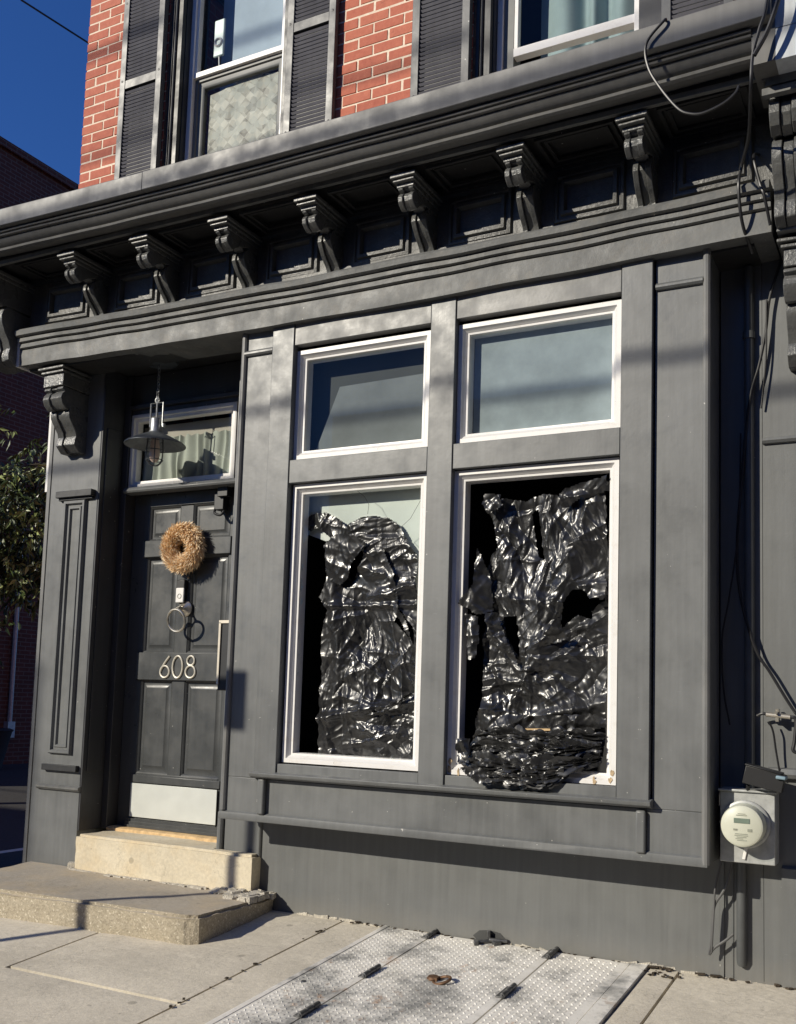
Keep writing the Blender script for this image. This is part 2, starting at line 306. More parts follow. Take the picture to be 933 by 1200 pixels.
# ------------------------------------------------------------------ mesh helper
def sag(v):
    return Vector((v[0], v[1], v[2] + .0058*(v[0]+2.5)**2 - .006))
SPLIT = {'stile', 'head_board', 'cross_rail', 'rail', 'batten', 'hatch_frame', 'lower_bead', 'pier_cap_moulding', 'wall_moulding', 'bare_chip', 'crack', 'screw', 'hinge_plate', 'metal_edge', 'glass_shard', 'cable_stub', 'flap'}
class MB:
    def __init__(s): s.v = []; s.f = []; s.tone = []
    def box(s, x0, x1, y0, y1, z0, z1, rot=None, piv=None):
        c = [(x, y, z) for z in (z0, z1) for y in (y0, y1) for x in (x0, x1)]
        if rot is not None:
            P = Vector(piv) if piv else Vector(((x0+x1)/2, (y0+y1)/2, (z0+z1)/2))
            c = [tuple(rot @ (Vector(q)-P) + P) for q in c]
        n = len(s.v); s.v += c
        s.f += [tuple(n+i for i in q) for q in ((0, 2, 3, 1), (4, 5, 7, 6), (0, 1, 5, 4), (2, 6, 7, 3), (0, 4, 6, 2), (1, 3, 7, 5))]
        return s
    def poly(s, pts, axis, a0, a1, seg=1, caps=True):
        """prism: 2D polygon extruded along an axis. axis x: pts=(y,z); y: (x,z); z: (x,y)"""
        def P(p, a):
            return (a, p[0], p[1]) if axis == 'x' else ((p[0], a, p[1]) if axis == 'y' else (p[0], p[1], a))
        n = len(s.v); k = len(pts)
        for i in range(seg+1):
            a = a0+(a1-a0)*i/seg; s.v += [P(p, a) for p in pts]
        for i in range(seg):
            for j in range(k):
                jj = (j+1) % k; b0 = n+i*k; b1 = b0+k
                s.f.append((b0+j, b0+jj, b1+jj, b1+j))
        if caps:
            s.f.append(tuple(n+j for j in range(k))[::-1]); s.f.append(tuple(n+seg*k+j for j in range(k)))
        return s
    def tube(s, pts, r, n=8, caps=True, closed=False):
        pts = [Vector(p) for p in pts]; m = len(pts); st = len(s.v); prev = None
        for i, p in enumerate(pts):
            if closed: t = pts[(i+1) % m]-pts[i-1]
            else: t = pts[min(i+1, m-1)]-pts[max(i-1, 0)]
            if t.length < 1e-9: t = Vector((0, 0, 1))
            t.normalize()
            if prev is None: a = t.orthogonal().normalized()
            else:
                a = prev-t*prev.dot(t)
                a = a.normalized() if a.length > 1e-6 else t.orthogonal().normalized()
            prev = a; b = t.cross(a); rr = r[i] if hasattr(r, '__len__') else r
            for j in range(n):
                an = 2*PI*j/n; s.v.append(tuple(p+a*math.cos(an)*rr+b*math.sin(an)*rr))
        for i in range(m if closed else m-1):
            for j in range(n):
                i2 = (i+1) % m; jj = (j+1) % n
                s.f.append((st+i*n+j, st+i2*n+j, st+i2*n+jj, st+i*n+jj))
        if caps and not closed:
            s.f.append(tuple(st+j for j in range(n))[::-1]); s.f.append(tuple(st+(m-1)*n+j for j in range(n)))
        return s
    def lathe(s, prof, c, n=28, axis='z'):
        st = len(s.v); k = len(prof)
        for i in range(n):
            a = 2*PI*i/n
            for r, h in prof:
                if axis == 'z': s.v.append((c[0]+r*math.cos(a), c[1]+r*math.sin(a), c[2]+h))
                else: s.v.append((c[0]+r*math.cos(a), c[1]+h, c[2]+r*math.sin(a)))
        for i in range(n):
            i2 = (i+1) % n
            for j in range(k-1): s.f.append((st+i*k+j, st+i2*k+j, st+i2*k+j+1, st+i*k+j+1))
        return s
    def frame(s, x0, x1, z0, z1, prof, back):
        """mitred rectangular moulding in an XZ plane. prof = [(inset, y)...] outside to inside"""
        st = len(s.v); pr = [(prof[0][0], back)]+list(prof)+[(prof[-1][0], back)]
        for d, y in pr: s.v += [(x0+d, y, z0+d), (x1-d, y, z0+d), (x1-d, y, z1-d), (x0+d, y, z1-d)]
        for i in range(len(pr)-1):
            for j in range(4):
                a, b = st+i*4+j, st+i*4+(j+1) % 4
                s.f.append((a, b, b+4, a+4))
        return s
    def quad(s, *p):
        n = len(s.v); s.v += [tuple(q) for q in p]; s.f.append(tuple(range(n, n+len(p)))); return s
    def build(s, name, mat, parent=None, bev=0, smooth=35, fn=None, wob=0, label=None, recalc=True, sub=0):
        if name in SPLIT and parent is not None and not s.tone:
            par = list(range(len(s.v)))
            def fd(a):
                while par[a] != a: par[a] = par[par[a]]; a = par[a]
                return a
            for f in s.f:
                for q in f[1:]: par[fd(f[0])] = fd(q)
            groups = {}
            for f in s.f: groups.setdefault(fd(f[0]), []).append(f)
            if len(groups) > 1:
                o = None
                for fs in groups.values():
                    if name == 'flap' and len(fs) < 40: continue
                    m2 = MB(); ix = {}
                    for f in fs:
                        t = []
                        for q in f:
                            if q not in ix: ix[q] = len(m2.v); m2.v.append(s.v[q])
                            t.append(ix[q])
                        m2.f.append(tuple(t))
                    o = m2.build(name, mat, parent, bev, smooth, fn, wob, label, recalc)
                return o
        vs = s.v
        if wob:
            vs = [(x+wob*noise.noise(Vector((x*3.1, y*7+9, z*3.7))), y+wob*noise.noise(Vector((x*2.9+40, y*7, z*3.3))), z+wob*noise.noise(Vector((x*3.3, y*7+70, z*4)))) for x, y, z in vs]
        if fn: vs = [fn(v) for v in vs]
        me = bpy.data.meshes.new(name); me.from_pydata([tuple(v) for v in vs], [], s.f)
        if recalc:
            import bmesh
            bm = bmesh.new(); bm.from_mesh(me); bmesh.ops.recalc_face_normals(bm, faces=bm.faces); bm.to_mesh(me); bm.free()
        if s.tone:
            at = me.attributes.new('tone', 'FLOAT', 'FACE')
            for i, t in enumerate(s.tone): at.data[i].value = t
        if smooth:
            me.shade_smooth(); me.set_sharp_from_angle(angle=R(smooth))
        mats = mat if isinstance(mat, (list, tuple)) else [mat]
        for m_ in mats: me.materials.append(m_)
        o = bpy.data.objects.new(name, me); COL.objects.link(o)
        if parent is not None:
            o.parent = parent
            w = Vector((0, 0, 0)); q = parent
            while q is not None: w += q.location; q = q.parent
            o.location = -w
        if bev:
            b = o.modifiers.new('bevel', 'BEVEL'); b.width = bev; b.segments = 2; b.limit_method = 'ANGLE'; b.angle_limit = R(40)
        if label: o['label'] = label
        return o
def pane_poly(pts, y): return MB().quad(*[(x, y, z) for x, z in pts])
def pane_rect(x0, x1, z0, z1, y): return pane_poly([(x0, z0), (x1, z0), (x1, z1), (x0, z1)], y)
def thing(name, label, cat, loc, group=None):
    o = bpy.data.objects.new(name, None); COL.objects.link(o); o.location = loc; o.empty_display_size = .1
    o['label'] = label; o['category'] = cat
    if group: o['group'] = group
    return o
def tag(o, label, cat, group=None):
    o['label'] = label; o['category'] = cat
    if group: o['group'] = group
    return o
def arc(c, r, a0, a1, n, plane='xz', off=0):
    out = []
    for i in range(n+1):
        a = a0+(a1-a0)*i/n; u, w = r*math.cos(a), r*math.sin(a)
        out.append((c[0]+u, c[1], c[2]+w) if plane == 'xz' else ((c[0]+u, c[1]+w, c[2]) if plane == 'xy' else (c[0], c[1]+u, c[2]+w)))
    return out
def smoothpath(pts, k=6):
    out = []; P = [Vector(p) for p in pts]; P = [P[0]*2-P[1]]+P+[P[-1]*2-P[-2]]
    for i in range(1, len(P)-2):
        for j in range(k):
            t = j/k; a, b, c, d = P[i-1:i+3]
            out.append(.5*((2*b)+(c-a)*t+(2*a-5*b+4*c-d)*t*t+(3*b-a-3*c+d)*t**3))
    out.append(P[-2]); return out

SL = .084
def gz(y): return SL*min(y, 0)
BACK = .06

# ================================================================== THE CORNER ROWHOUSE
house = thing('corner_rowhouse', 'charcoal painted shopfront rowhouse with bay window, bracketed cornice and red brick above', 'rowhouse', (-2.6, 0, 0))
# --- walls
MB().box(-3.31, -.785, 0, .12, -.03, .5).build('base_wall', M['wall'], house, bev=.003)
w = MB(); w.box(-.785, -.62, 0, .12, -.03, 2.95); w.box(-.786, -.77, -.006, 0, -.02, .45); w.build('side_wall', M['wall'], house)
g = MB()
for i in range(60):                                      # crumbled parging along the foot of the wall
    x = -2.95+i*.045+random.uniform(-.02, .02); s_ = random.uniform(.002, .011) if x < -2.2 else random.uniform(.001, .005)
    g.box(x-.03, x+.03, -s_, .01, gz(0)-.01, s_*.7, Matrix.Rotation(random.uniform(-.2, .2), 3, 'Y'))
g.build('crumbling_foot', M['rubble'], house, wob=.02)
# upper brick wall with real bricks
bw = MB(); wins = [(-3.95, -3.065), (-1.973, -1.035)]
ctone = []
course, bl, gap = .0607, .180, .0095
z = 3.62; row = 0
while z < 5.9:
    x = -4.612 - (bl/2 if row % 2 else 0)
    while x < -.35:
        a, b2 = max(x, -4.612), min(x+bl-gap, -.35)
        segs = [(a, b2)]
        for w0, w1 in wins:
            ns = []
            for p, q in segs:
                if q <= w0 or p >= w1: ns.append((p, q))
                else:
                    if p < w0: ns.append((p, w0))
                    if q > w1: ns.append((w1, q))
            segs = ns
        for p, q in segs:
            if q-p > .012:
                j = random.uniform(-.0018, .0018); jy = random.uniform(-.0025, .0025)
                nb = len(bw.v); bw.box(p+random.uniform(-.001, .002), q-random.uniform(-.001, .003), -.004+jy, .05, z+j, z+course-gap+j)
                for k in range(nb, len(bw.v)):
                    v = bw.v[k]; bw.v[k] = (v[0]+random.uniform(-.0012, .0012), v[1], v[2]+random.uniform(-.0012, .0012))
                t = random.random(); bw.tone += [t]*6
        x += bl
    z += course; row += 1
wallb = bw.build('brick_wall', M['brick'], house, bev=.0018, smooth=0)
mo = MB(); 
for a, b2 in ((-4.606, -3.95), (-3.065, -1.973), (-1.035, -.35)): mo.box(a, b2, -.0015, .25, 3.5, 5.95)
mo.box(-4.606, -.35, -.0015, .25, 3.5, 3.9)
mo.build('mortar', M['mortar'], wallb)
# house body behind (walls, roof)
b = MB(); b.box(-4.60, -4.40, .05, 9, -.1, 9); b.box(.9, 1.1, .2, 9, 0, 9); b.box(-4.6, 1.1, 8.8, 9, 0, 9); b.box(-4.6, 1.1, .2, 9, 8.9, 9.1); b.box(-4.6, 1.1, .05, .25, 5.95, 9)
b.build('side_and_rear_wall', M['bricksimple'], house)
# dark rooms so nothing leaks light
rm = MB()
rm.box(-4.35, .9, 2.0, 2.05, 0, 3.3); rm.box(-4.35, .9, 3.6, 3.65, 3.3, 5.95); rm.box(-4.35, .9, .12, 3.6, 3.30, 3.36); rm.box(-4.35, .9, .25, 3.6, 5.9, 5.95)
rm.box(-3.30, -3.27, .12, 2, .4, 3.3); rm.box(-.62, -.60, .12, 2, 0, 3.3); rm.box(-3.3, -.62, .0, 2, .47, .50)
rm.build('room_lining', M['interior'], house)

# --- left pilaster
pl = MB().box(-4.682, -4.30, 0, .62, -.12, 2.93).build('pilaster', M['paint'], house, bev=.004)
MB().box(-4.712, -4.684, -.004, .10, -.12, 2.92).build('corner_board', M['head'], pl, bev=.003)
MB().box(-4.60, -4.315, -.038, 0, 2.187, 2.226).box(-4.592, -4.323, -.02, 0, 2.172, 2.187).build('cap_bar', M['dark'], pl, bev=.003)
m = MB(); m.frame(-4.55, -4.375, .692, 2.172, [(0, -.012), (.006, -.022), (.02, -.022), (.026, -.006), (.036, -.006), (.040, -.013), (.050, -.013), (.056, -.001)], .002)
m.build('panel_moulding', M['paint'], pl)
MB().box(-4.585, -4.315, -.026, 0, .597, .632).build('lower_bar', M['dark'], pl, bev=.002)
MB().poly([(0, .485), (-.012, .487), (-.022, .498), (-.022, .507), (-.010, .515), (0, .517)], 'x', -4.625, -4.292).build('base_moulding', M['old'], pl)
m = MB().box(-4.765, -4.735, .03, .07, 2.25, 3.0); m.build('white_downpipe', M['white'], house)

# --- recess
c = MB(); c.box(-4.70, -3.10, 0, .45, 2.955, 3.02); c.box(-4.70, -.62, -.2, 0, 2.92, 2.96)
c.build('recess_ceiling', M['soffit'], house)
MB().box(-3.31, -3.27, 0, .45, 0, 2.955).build('recess_side', M['paint'], house)
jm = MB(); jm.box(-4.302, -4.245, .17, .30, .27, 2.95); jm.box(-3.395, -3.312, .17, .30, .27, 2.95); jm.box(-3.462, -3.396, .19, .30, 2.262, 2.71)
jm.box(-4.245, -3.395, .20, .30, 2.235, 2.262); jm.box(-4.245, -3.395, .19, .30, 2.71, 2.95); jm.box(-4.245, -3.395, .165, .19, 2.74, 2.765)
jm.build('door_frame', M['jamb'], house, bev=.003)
MB().box(-4.2995, -4.288, .001, .168, .27, 2.95).box(-4.2875, -4.281, .03, .14, .6, 2.6).build('jamb_shade_board', M['jamb'], pl, bev=.003)  # added sheets, darkened to carry the shade on the jamb face
# transom window
tf = MB(); tf.frame(-4.243, -3.464, 2.262, 2.71, [(0, .185), (.008, .180), (.022, .180), (.026, .192), (.042, .196), (.046, .21)], .235)
trn = tf.build('transom_window', M['white'], house, label='white framed transom window above the door')
MB().poly([(.20, 2.222), (.135, 2.226), (.128, 2.238), (.140, 2.258), (.186, 2.268)], 'x', -4.23, -3.40).build('transom_sill', M['paint'], trn, bev=.002)
pane_rect(-4.20, -3.505, 2.305, 2.668, .224).build('pane', M['glass'], trn, recalc=False)
# --- door
DY = .25
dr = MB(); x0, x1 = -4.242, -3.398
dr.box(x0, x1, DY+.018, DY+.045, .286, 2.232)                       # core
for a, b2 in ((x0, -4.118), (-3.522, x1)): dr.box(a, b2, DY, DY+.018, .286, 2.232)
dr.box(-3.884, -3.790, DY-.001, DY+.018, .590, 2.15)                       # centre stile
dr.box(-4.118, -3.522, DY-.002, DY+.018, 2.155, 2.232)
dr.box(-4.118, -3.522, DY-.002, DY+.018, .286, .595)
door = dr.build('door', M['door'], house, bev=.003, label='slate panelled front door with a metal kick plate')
r_ = MB()
r_.box(-4.150, -3.50, DY-.016, DY+.016, 1.852, 1.952); r_.box(-4.150, -3.50, DY-.016, DY+.016, 1.132, 1.292)
r_.box(-4.140, -3.50, DY-.012, DY, .540, .585); r_.build('rail', M['door'], door, bev=.004)
for a, b2 in ((-4.118, -3.884), (-3.790, -3.522)):
    for c0, c1 in ((.595, 1.132), (1.292, 1.852), (1.952, 2.155)):
        pn = MB()
        pn.frame(a, b2, c0, c1, [(0, DY+.002), (.008, DY+.006), (.014, DY+.016), (.024, DY+.016), (.045, DY+.006)], DY+.03)
        pn.box(a+.045, b2-.045, DY+.006, DY+.03, c0+.045, c1-.045)
        pn.build('raised_panel', M['door'], door)
MB().box(-4.138, -3.515, DY-.014, DY-.010, .345, .536).build('kick_plate', M['kick'], door, bev=.001)
s_ = MB()
for i in range(3): s_.box(-4.16, -3.40, DY-.012-.008*i, DY, .288+.0, .335-.017*i)
s_.build('door_sweep', M['door'], door)
MB().poly([(.17, .262), (.17, .280), (.19, .286), (.30, .286), (.30, .262)], 'x', -4.245, -3.40).build('threshold', M['threshold'], house, bev=.002)
# closer / hook at the top corner
MB().box(-3.605, -3.54, DY-.05, DY, 2.10, 2.20).box(-3.57, -3.50, DY-.07, DY-.02, 2.17, 2.225).tube(smoothpath([(-3.60, .21, 2.11), (-3.59, .19, 2.08), (-3.55, .19, 2.065), (-3.53, .2, 2.09)]), .008).build('closer', M['black'], door, bev=.004)
# bell
bell = MB().box(-3.868, -3.806, DY-.028, DY, 1.655, 1.712).box(-3.866, -3.808, DY-.024, DY, 1.578, 1.655).build('doorbell', M['black'], door, bev=.006)
fp = MB().box(-3.866, -3.808, DY-.031, DY-.020, 1.578, 1.664).build('face_plate', M['white'], bell, bev=.005)
MB().tube(arc((-3.837, DY-.032, 1.615), .013, 0, 2*PI, 20)[:-1], .0018, 6, closed=True).build('button', M['mark'], bell)
# knocker
kn = MB().lathe([(0, -.035), (.012, -.035), (.020, -.022), (.040, -.012), (.048, -.004), (.048, 0)], (-3.815, DY, 1.545), 28, 'y').build('knocker', M['nickel'], door)
MB().tube([(-3.83, DY-.08, 1.472)+Vector((0, 0, 0)) if False else Vector((-3.805+.062*math.cos(a), DY-.085-.012*math.sin(a), 1.470+.062*math.sin(a))) for a in [2*PI*i/32 for i in range(32)]], .0075, 10, closed=True).tube([(-3.815, DY-.02, 1.545), (-3.812, DY-.06, 1.545), (-3.806, DY-.09, 1.532)], [.012, .009, .010], 10).build('ring', M['nickel'], kn)
# numerals 6 0 8
num = MB().tube(smoothpath([(-3.893, DY-.020, 1.272), (-3.925, DY-.020, 1.235), (-3.952, DY-.020, 1.195), (-3.957, DY-.020, 1.178)]), .006, 8).tube([(-3.925+.033*math.cos(a), DY-.020, 1.181+.033*math.sin(a)) for a in [2*PI*i/28 for i in range(28)]], .006, 8, closed=True)
for q in ((-3.905, 1.255), (-3.925, 1.15)): num.tube([(q[0], DY-.02, q[1]), (q[0], DY, q[1])], .003, 6)
num.build('numeral', M['digit'], door)
num = MB().tube([(-3.832+.036*math.cos(a), DY-.020, 1.2095+.062*math.sin(a)) for a in [2*PI*i/36 for i in range(36)]], .006, 8, closed=True); num.tube([(-3.832, DY-.02, 1.272), (-3.832, DY, 1.272)], .003, 6); num.build('numeral', M['digit'], door)
num = MB().tube([(-3.738+.026*math.cos(a), DY-.020, 1.246+.026*math.sin(a)) for a in [2*PI*i/28 for i in range(28)]], .006, 8, closed=True).tube([(-3.738+.034*math.cos(a), DY-.020, 1.183+.034*math.sin(a)) for a in [2*PI*i/28 for i in range(28)]], .006, 8, closed=True)
num.tube([(-3.738, DY-.02, 1.15), (-3.738, DY, 1.15)], .003, 6); num.build('numeral', M['digit'], door)
MB().lathe([(0, -.012), (.008, -.008), (.008, 0)], (-3.80, DY-.002, 1.722), 12, 'y').build('peephole', M['nickel'], door)
# letterbox on the bay cheek
lb = MB().box(-3.238, -3.13, -.16, -.03, 1.08, 1.43).build('letterbox', M['mbox'], house, bev=.004)
MB().box(-3.240, -3.228, -.168, -.160, 1.11, 1.425).box(-3.240, -3.13, -.168, -.155, 1.422, 1.437).build('metal_edge', M['mtrim'], lb)

# ================================================================== BAY WINDOW
bay = MB()
YF = -.215
bay.box(-3.117, -2.93, YF, YF+.03, .6601, 2.95); bay.box(-1.010, -.812, YF, YF+.03, .6601, 2.95)     # piers
bay.box(-3.117, -2.90, YF, YF+.03, .46, .66); bay.box(-1.03, -.812, YF, YF+.03, .46, .66)
bay.box(-2.90, -1.03, YF+.004, YF+.028, .461, .659)
bay.box(-3.117, -3.09, YF+.03, 0, .46, 2.95); bay.box(-.815, -.790, YF+.03, 0, .46, 2.95)             # cheeks
bay.box(-3.09, -.815, YF+.03, .02, .462, .485)
bayo = bay.build('bay_window', M['paint'], house, bev=.003)
MB().poly([(YF, 2.787), (YF-.012, 2.789), (YF-.020, 2.797), (YF-.020, 2.806), (YF-.008, 2.818), (YF, 2.82)], 'x', -3.112, -2.936).poly([(YF, 2.787), (YF-.012, 2.789), (YF-.020, 2.797), (YF-.020, 2.806), (YF-.008, 2.818), (YF, 2.82)], 'x', -1.006, -.814).build('pier_cap_moulding', M['paint'], bayo)
MB().tube([(-3.119, YF-.003, .497), (-3.119, YF-.003, 2.93)], .016, 10).build('corner_bead', M['head'], bayo)
MB().tube([(-.800, YF-.003, .462), (-.800, YF-.003, 2.93)], .016, 10).build('corner_bead', M['head'], bayo)
st = MB()
for a, b2 in ((-2.932, -2.803), (-2.042, -1.916), (-1.147, -1.016)): st.box(a, b2, -.240, -.185, .692, 2.945)
st.build('stile', M['paint'], bayo, bev=.003)
hb = MB()
for a, b2 in ((-2.801, -2.044), (-1.914, -1.149)): hb.box(a, b2, -.234, -.185, 2.802, 2.945)
hb.build('head_board', M['head'], bayo, bev=.003)
mr = MB()
for a, b2 in ((-2.801, -2.044), (-1.914, -1.149)):
    mr.box(a, b2, -.235, -.185, 2.103, 2.219); mr.box(a, b2, -.232, -.185, .692, .738)
mr.build('cross_rail', M['paint'], bayo, bev=.003)
MB().poly([(YF, .660), (-.243, .664), (-.262, .672), (-.268, .684), (-.268, .690), (YF, .700)], 'x', -2.940, -1.004).build('sill_board', M['paint'], bayo, bev=.002)
ba = MB(); ba.box(-2.906, -2.868, -.240, YF, .490, .662); ba.box(-1.070, -1.030, -.240, YF, .484, .652); ba.build('batten', M['paint'], bayo, bev=.008)
MB().poly([(YF, .452), (-.229, .454), (-.232, .460), (-.228, .488), (YF, .495)], 'x', -3.138, -.792, seg=10).build('bottom_trim', M['paint'], bayo, wob=.002)
# lower pier strips on the base wall
MB().tube([(-3.292, -.004, .25), (-3.292, -.004, .455)], .018, 10).tube([(-3.045, -.003, .245), (-3.045, -.003, .47)], .012, 10).tube([(-3.045, -.001, .12), (-3.045, -.001, .245)], .008, 8).build('lower_bead', M['paint'], house)

def window(x0, x1, z0, z1, pane_mat, label, pane=True, inset=.045):
    f = MB(); f.frame(x0, x1, z0, z1, [(0, -.206), (.020, -.206), (.022, -.200), (.034, -.190), (.036, -.186), (inset, -.184), (inset+.002, -.16)], -.13)
    o = f.build('window', M['white'], house, label=label)
    if pane: pane_rect(x0+inset-.004, x1-inset+.004, z0+inset-.004, z1-inset+.004, -.170).build('pane', pane_mat, o, recalc=False)
    return o
window(-2.801, -2.056, 2.226, 2.780, M['glassdk'], 'upper left bay window in a white frame')
window(-1.914, -1.156, 2.226, 2.782, M['glassdk'], 'upper right bay window in a white frame')
wl = window(-2.792, -2.052, .745, 2.099, M['glass'], 'lower left bay window with broken glass', pane=False)
wr = window(-1.916, -1.159, .741, 2.098, M['glass'], 'lower right bay window missing its glass', pane=False)
# remaining glass of the lower left window: upper sheet with curved broken lower edge + slivers at the sides
gp = [(-2.750, 2.056), (-2.094, 2.056), (-2.094, .86), (-2.105, .80), (-2.118, 1.0), (-2.125, 1.3), (-2.118, 1.50), (-2.13, 1.72), (-2.17, 1.79), (-2.22, 1.84), (-2.27, 1.91), (-2.34, 1.935), (-2.42, 1.93), (-2.49, 1.885), (-2.55, 1.94), (-2.63, 1.975), (-2.70, 1.96), (-2.745, 1.915), (-2.70, 1.862), (-2.75, 1.80)]
pane_poly(gp[::-1], -.175).build('broken_pane', M['glass'], wl, recalc=False)
ck = MB()
for pts in ([(-2.44, 2.05), (-2.40, 2.02), (-2.375, 1.98), (-2.38, 1.935)], [(-2.095, 1.99), (-2.15, 1.90), (-2.22, 1.845)], [(-2.22, 1.845), (-2.16, 1.79), (-2.10, 1.70)]):
    ck.tube([(x, -.178, z) for x, z in pts], .0010, 5)
ck.build('crack', M['black'], wl)
ch = MB()
for cx, cz in ((-1.176, .79), (-1.183, .762), (-1.90, .80), (-1.905, .765), (-1.25, .752), (-1.80, .752), (-1.86, .75)):
    pts = [(cx+random.uniform(.004, .012)*math.cos(a), cz+random.uniform(.006, .022)*math.sin(a)) for a in [2*PI*i/9 for i in range(9)]]
    ch.poly(pts, 'y', -.2085, -.204)
ch.build('bare_chip', M['chipwood'], wr)
sh = MB()
for i in range(26):
    x = random.uniform(-2.74, -2.10); h = random.uniform(.006, .022); sh.poly([(x, .788), (x+random.uniform(.006, .02), .788), (x+random.uniform(0, .014), .788+h)], 'y', -.182, -.178)
for i in range(10):
    z_ = random.uniform(1.1, 1.7); sh.poly([(-2.75, z_), (-2.75, z_+random.uniform(.02, .08)), (-2.74+random.uniform(0, .01), z_+.03)], 'y', -.176, -.173)
for i in range(12):
    x = random.uniform(-1.85, -1.25); sh.poly([(x, 2.056), (x+.015, 2.056), (x+.006, 2.056-random.uniform(.006, .012))], 'y', -.176, -.173)
sh.build('glass_shard', M['glass'], wl)

# ================================================================== CORNICE
XL, XR = -4.70, -.545
arch = MB().poly([(0, 2.915), (-.27, 2.915), (-.270, 3.005), (-.262, 3.010), (-.284, 3.016), (-.286, 3.037), (-.276, 3.042), (-.300, 3.047), (-.302, 3.066), (-.292, 3.071), (-.322, 3.077), (-.327, 3.100), (-.312, 3.116), (-.17, 3.122), (0, 3.122)], 'x', XL, XR, seg=60)
archo = arch.build('architrave', M['old'], house, fn=sag, wob=.006, smooth=30)
MB().box(-4.735, -4.712, -.275, -.02, 2.93, 3.10).build('end_strip', M['white'], archo)
fr = MB(); fr.box(-5.0, -.50, -.17, 0, 3.10, 3.46)
BX = [-4.14+.518*i for i in range(8)]                      # bracket centres
BX = [-4.155, -3.637, -3.119, -2.601, -2.083, -1.566, -1.046]
edges = [-4.70]+BX+[-.52]
for i in range(len(edges)-1):
    a, b2 = edges[i]+.10, edges[i+1]-.10
    fr.frame(a, b2, 3.175, 3.40, [(0, -.176), (.006, -.186), (.016, -.188), (.022, -.180), (.030, -.180), (.034, -.194), (.048, -.196), (.056, -.178)], -.165)
fr.box(-5.0, -.50, -.185, -.17, 3.112, 3.150)
fr.v = [(x, y-.024 if y < -.1 else y, z) for x, y, z in fr.v]
corn = fr.build('cornice', M['frieze'], house, fn=sag, wob=.004)
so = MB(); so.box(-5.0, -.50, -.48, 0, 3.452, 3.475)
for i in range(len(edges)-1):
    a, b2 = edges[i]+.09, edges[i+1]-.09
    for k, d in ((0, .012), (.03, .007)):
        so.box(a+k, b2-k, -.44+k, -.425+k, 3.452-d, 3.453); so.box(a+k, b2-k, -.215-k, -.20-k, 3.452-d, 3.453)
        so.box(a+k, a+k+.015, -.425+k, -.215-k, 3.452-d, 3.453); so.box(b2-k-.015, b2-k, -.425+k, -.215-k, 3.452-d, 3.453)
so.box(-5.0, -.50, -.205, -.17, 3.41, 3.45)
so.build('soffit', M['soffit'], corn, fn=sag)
MB().box(-5.0, -.535, -.492, -.470, 3.424, 3.446).build('drip_strip', M['old'], corn, fn=sag, wob=.003)
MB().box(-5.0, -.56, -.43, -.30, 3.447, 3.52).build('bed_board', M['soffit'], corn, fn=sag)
cv = [(-.3, 3.50), (-.43, 3.492), (-.540, 3.460), (-.560, 3.458), (-.573, 3.464), (-.5755, 3.472), (-.568, 3.480), (-.554, 3.483), (-.551, 3.487), (-.560, 3.490), (-.573, 3.497), (-.584, 3.508), (-.590, 3.522), (-.586, 3.5225), (-.586, 3.529), (-.606, 3.5295), (-.609, 3.5365), (-.594, 3.5375), (-.594, 3.544), (-.614, 3.545), (-.617, 3.5525), (-.596, 3.554), (-.596, 3.562), (-.3, 3.562)]
MB().poly(cv, 'x', -5.0, -.568, seg=70).build('crown_moulding', M['crown'], corn, fn=sag, wob=.0035, smooth=28)
fl = MB().poly([(-.3, 3.564), (-.640, 3.564), (-.645, 3.567), (-.645, 3.660), (-.638, 3.665), (0, 3.70), (0, 3.66)], 'x', -5.0, -3.487, seg=20).poly([(-.3, 3.564), (-.642, 3.564), (-.647, 3.567), (-.647, 3.660), (-.640, 3.665), (0, 3.70), (0, 3.66)], 'x', -3.484, -.494, seg=40)
fl.build('top_fascia', M['flash'], corn, fn=sag, bev=.002)
def bracket(cx, w, prof_up, prof_lo, cap, parent, name='bracket', fn=sag, mat=None, ribs=3, wob=.004):
    mb = MB()
    for (y0, z0, z1, ww) in cap:
        mb.box(cx-ww/2, cx+ww/2, y0, -.17 if y0 < -.3 else .0, z0, z1)
    n = ribs
    if n == 3 and fn: mb.poly([(-.17, 3.37), (-.38, 3.37), (-.33, 3.33), (-.24, 3.30), (-.20, 3.22), (-.19, 3.13), (-.17, 3.13)], 'x', cx-w*.34, cx+w*.34)
    for prof in (prof_up, prof_lo):
        cy = sum(p[0] for p in prof)/len(prof)
        rw = w/(n*1.0)
        for i in range(n):
            a = cx-w/2+i*rw
            if n == 3 and i == 1:
                mb.poly([(y+.010, z+.004) for y, z in prof], 'x', a-.001, a+rw+.001)
            elif n == 3:
                mb.poly(prof, 'x', a+.001, a+rw-.001)
            else:
                mb.poly([(y+(.012 if i % 2 else 0), z) for y, z in prof], 'x', a+.001, a+rw-.001)
    return mb.build(name, mat or M['lump'], parent, fn=fn, wob=wob, bev=.003, smooth=30)
UP = [(-.17, 3.372), (-.455, 3.372), (-.452, 3.362), (-.430, 3.356), (-.446, 3.345), (-.456, 3.328), (-.452, 3.308), (-.436, 3.292), (-.414, 3.280), (-.398, 3.284), (-.386, 3.300), (-.350, 3.322), (-.30, 3.34), (-.17, 3.34)]
LO = [(-.17, 3.30), (-.225, 3.315), (-.236, 3.336), (-.256, 3.347), (-.280, 3.342), (-.302, 3.324), (-.315, 3.300), (-.318, 3.275), (-.302, 3.250), (-.282, 3.226), (-.258, 3.204), (-.236, 3.186), (-.222, 3.168), (-.218, 3.140), (-.205, 3.118), (-.17, 3.118)]
CAP = [(-.490, 3.406, 3.424, .128), (-.480, 3.390, 3.400, .108), (-.470, 3.400, 3.407, .100), (-.458, 3.371, 3.391, .088)]
for cx in BX: bracket(cx, .078, UP, LO, CAP, corn)
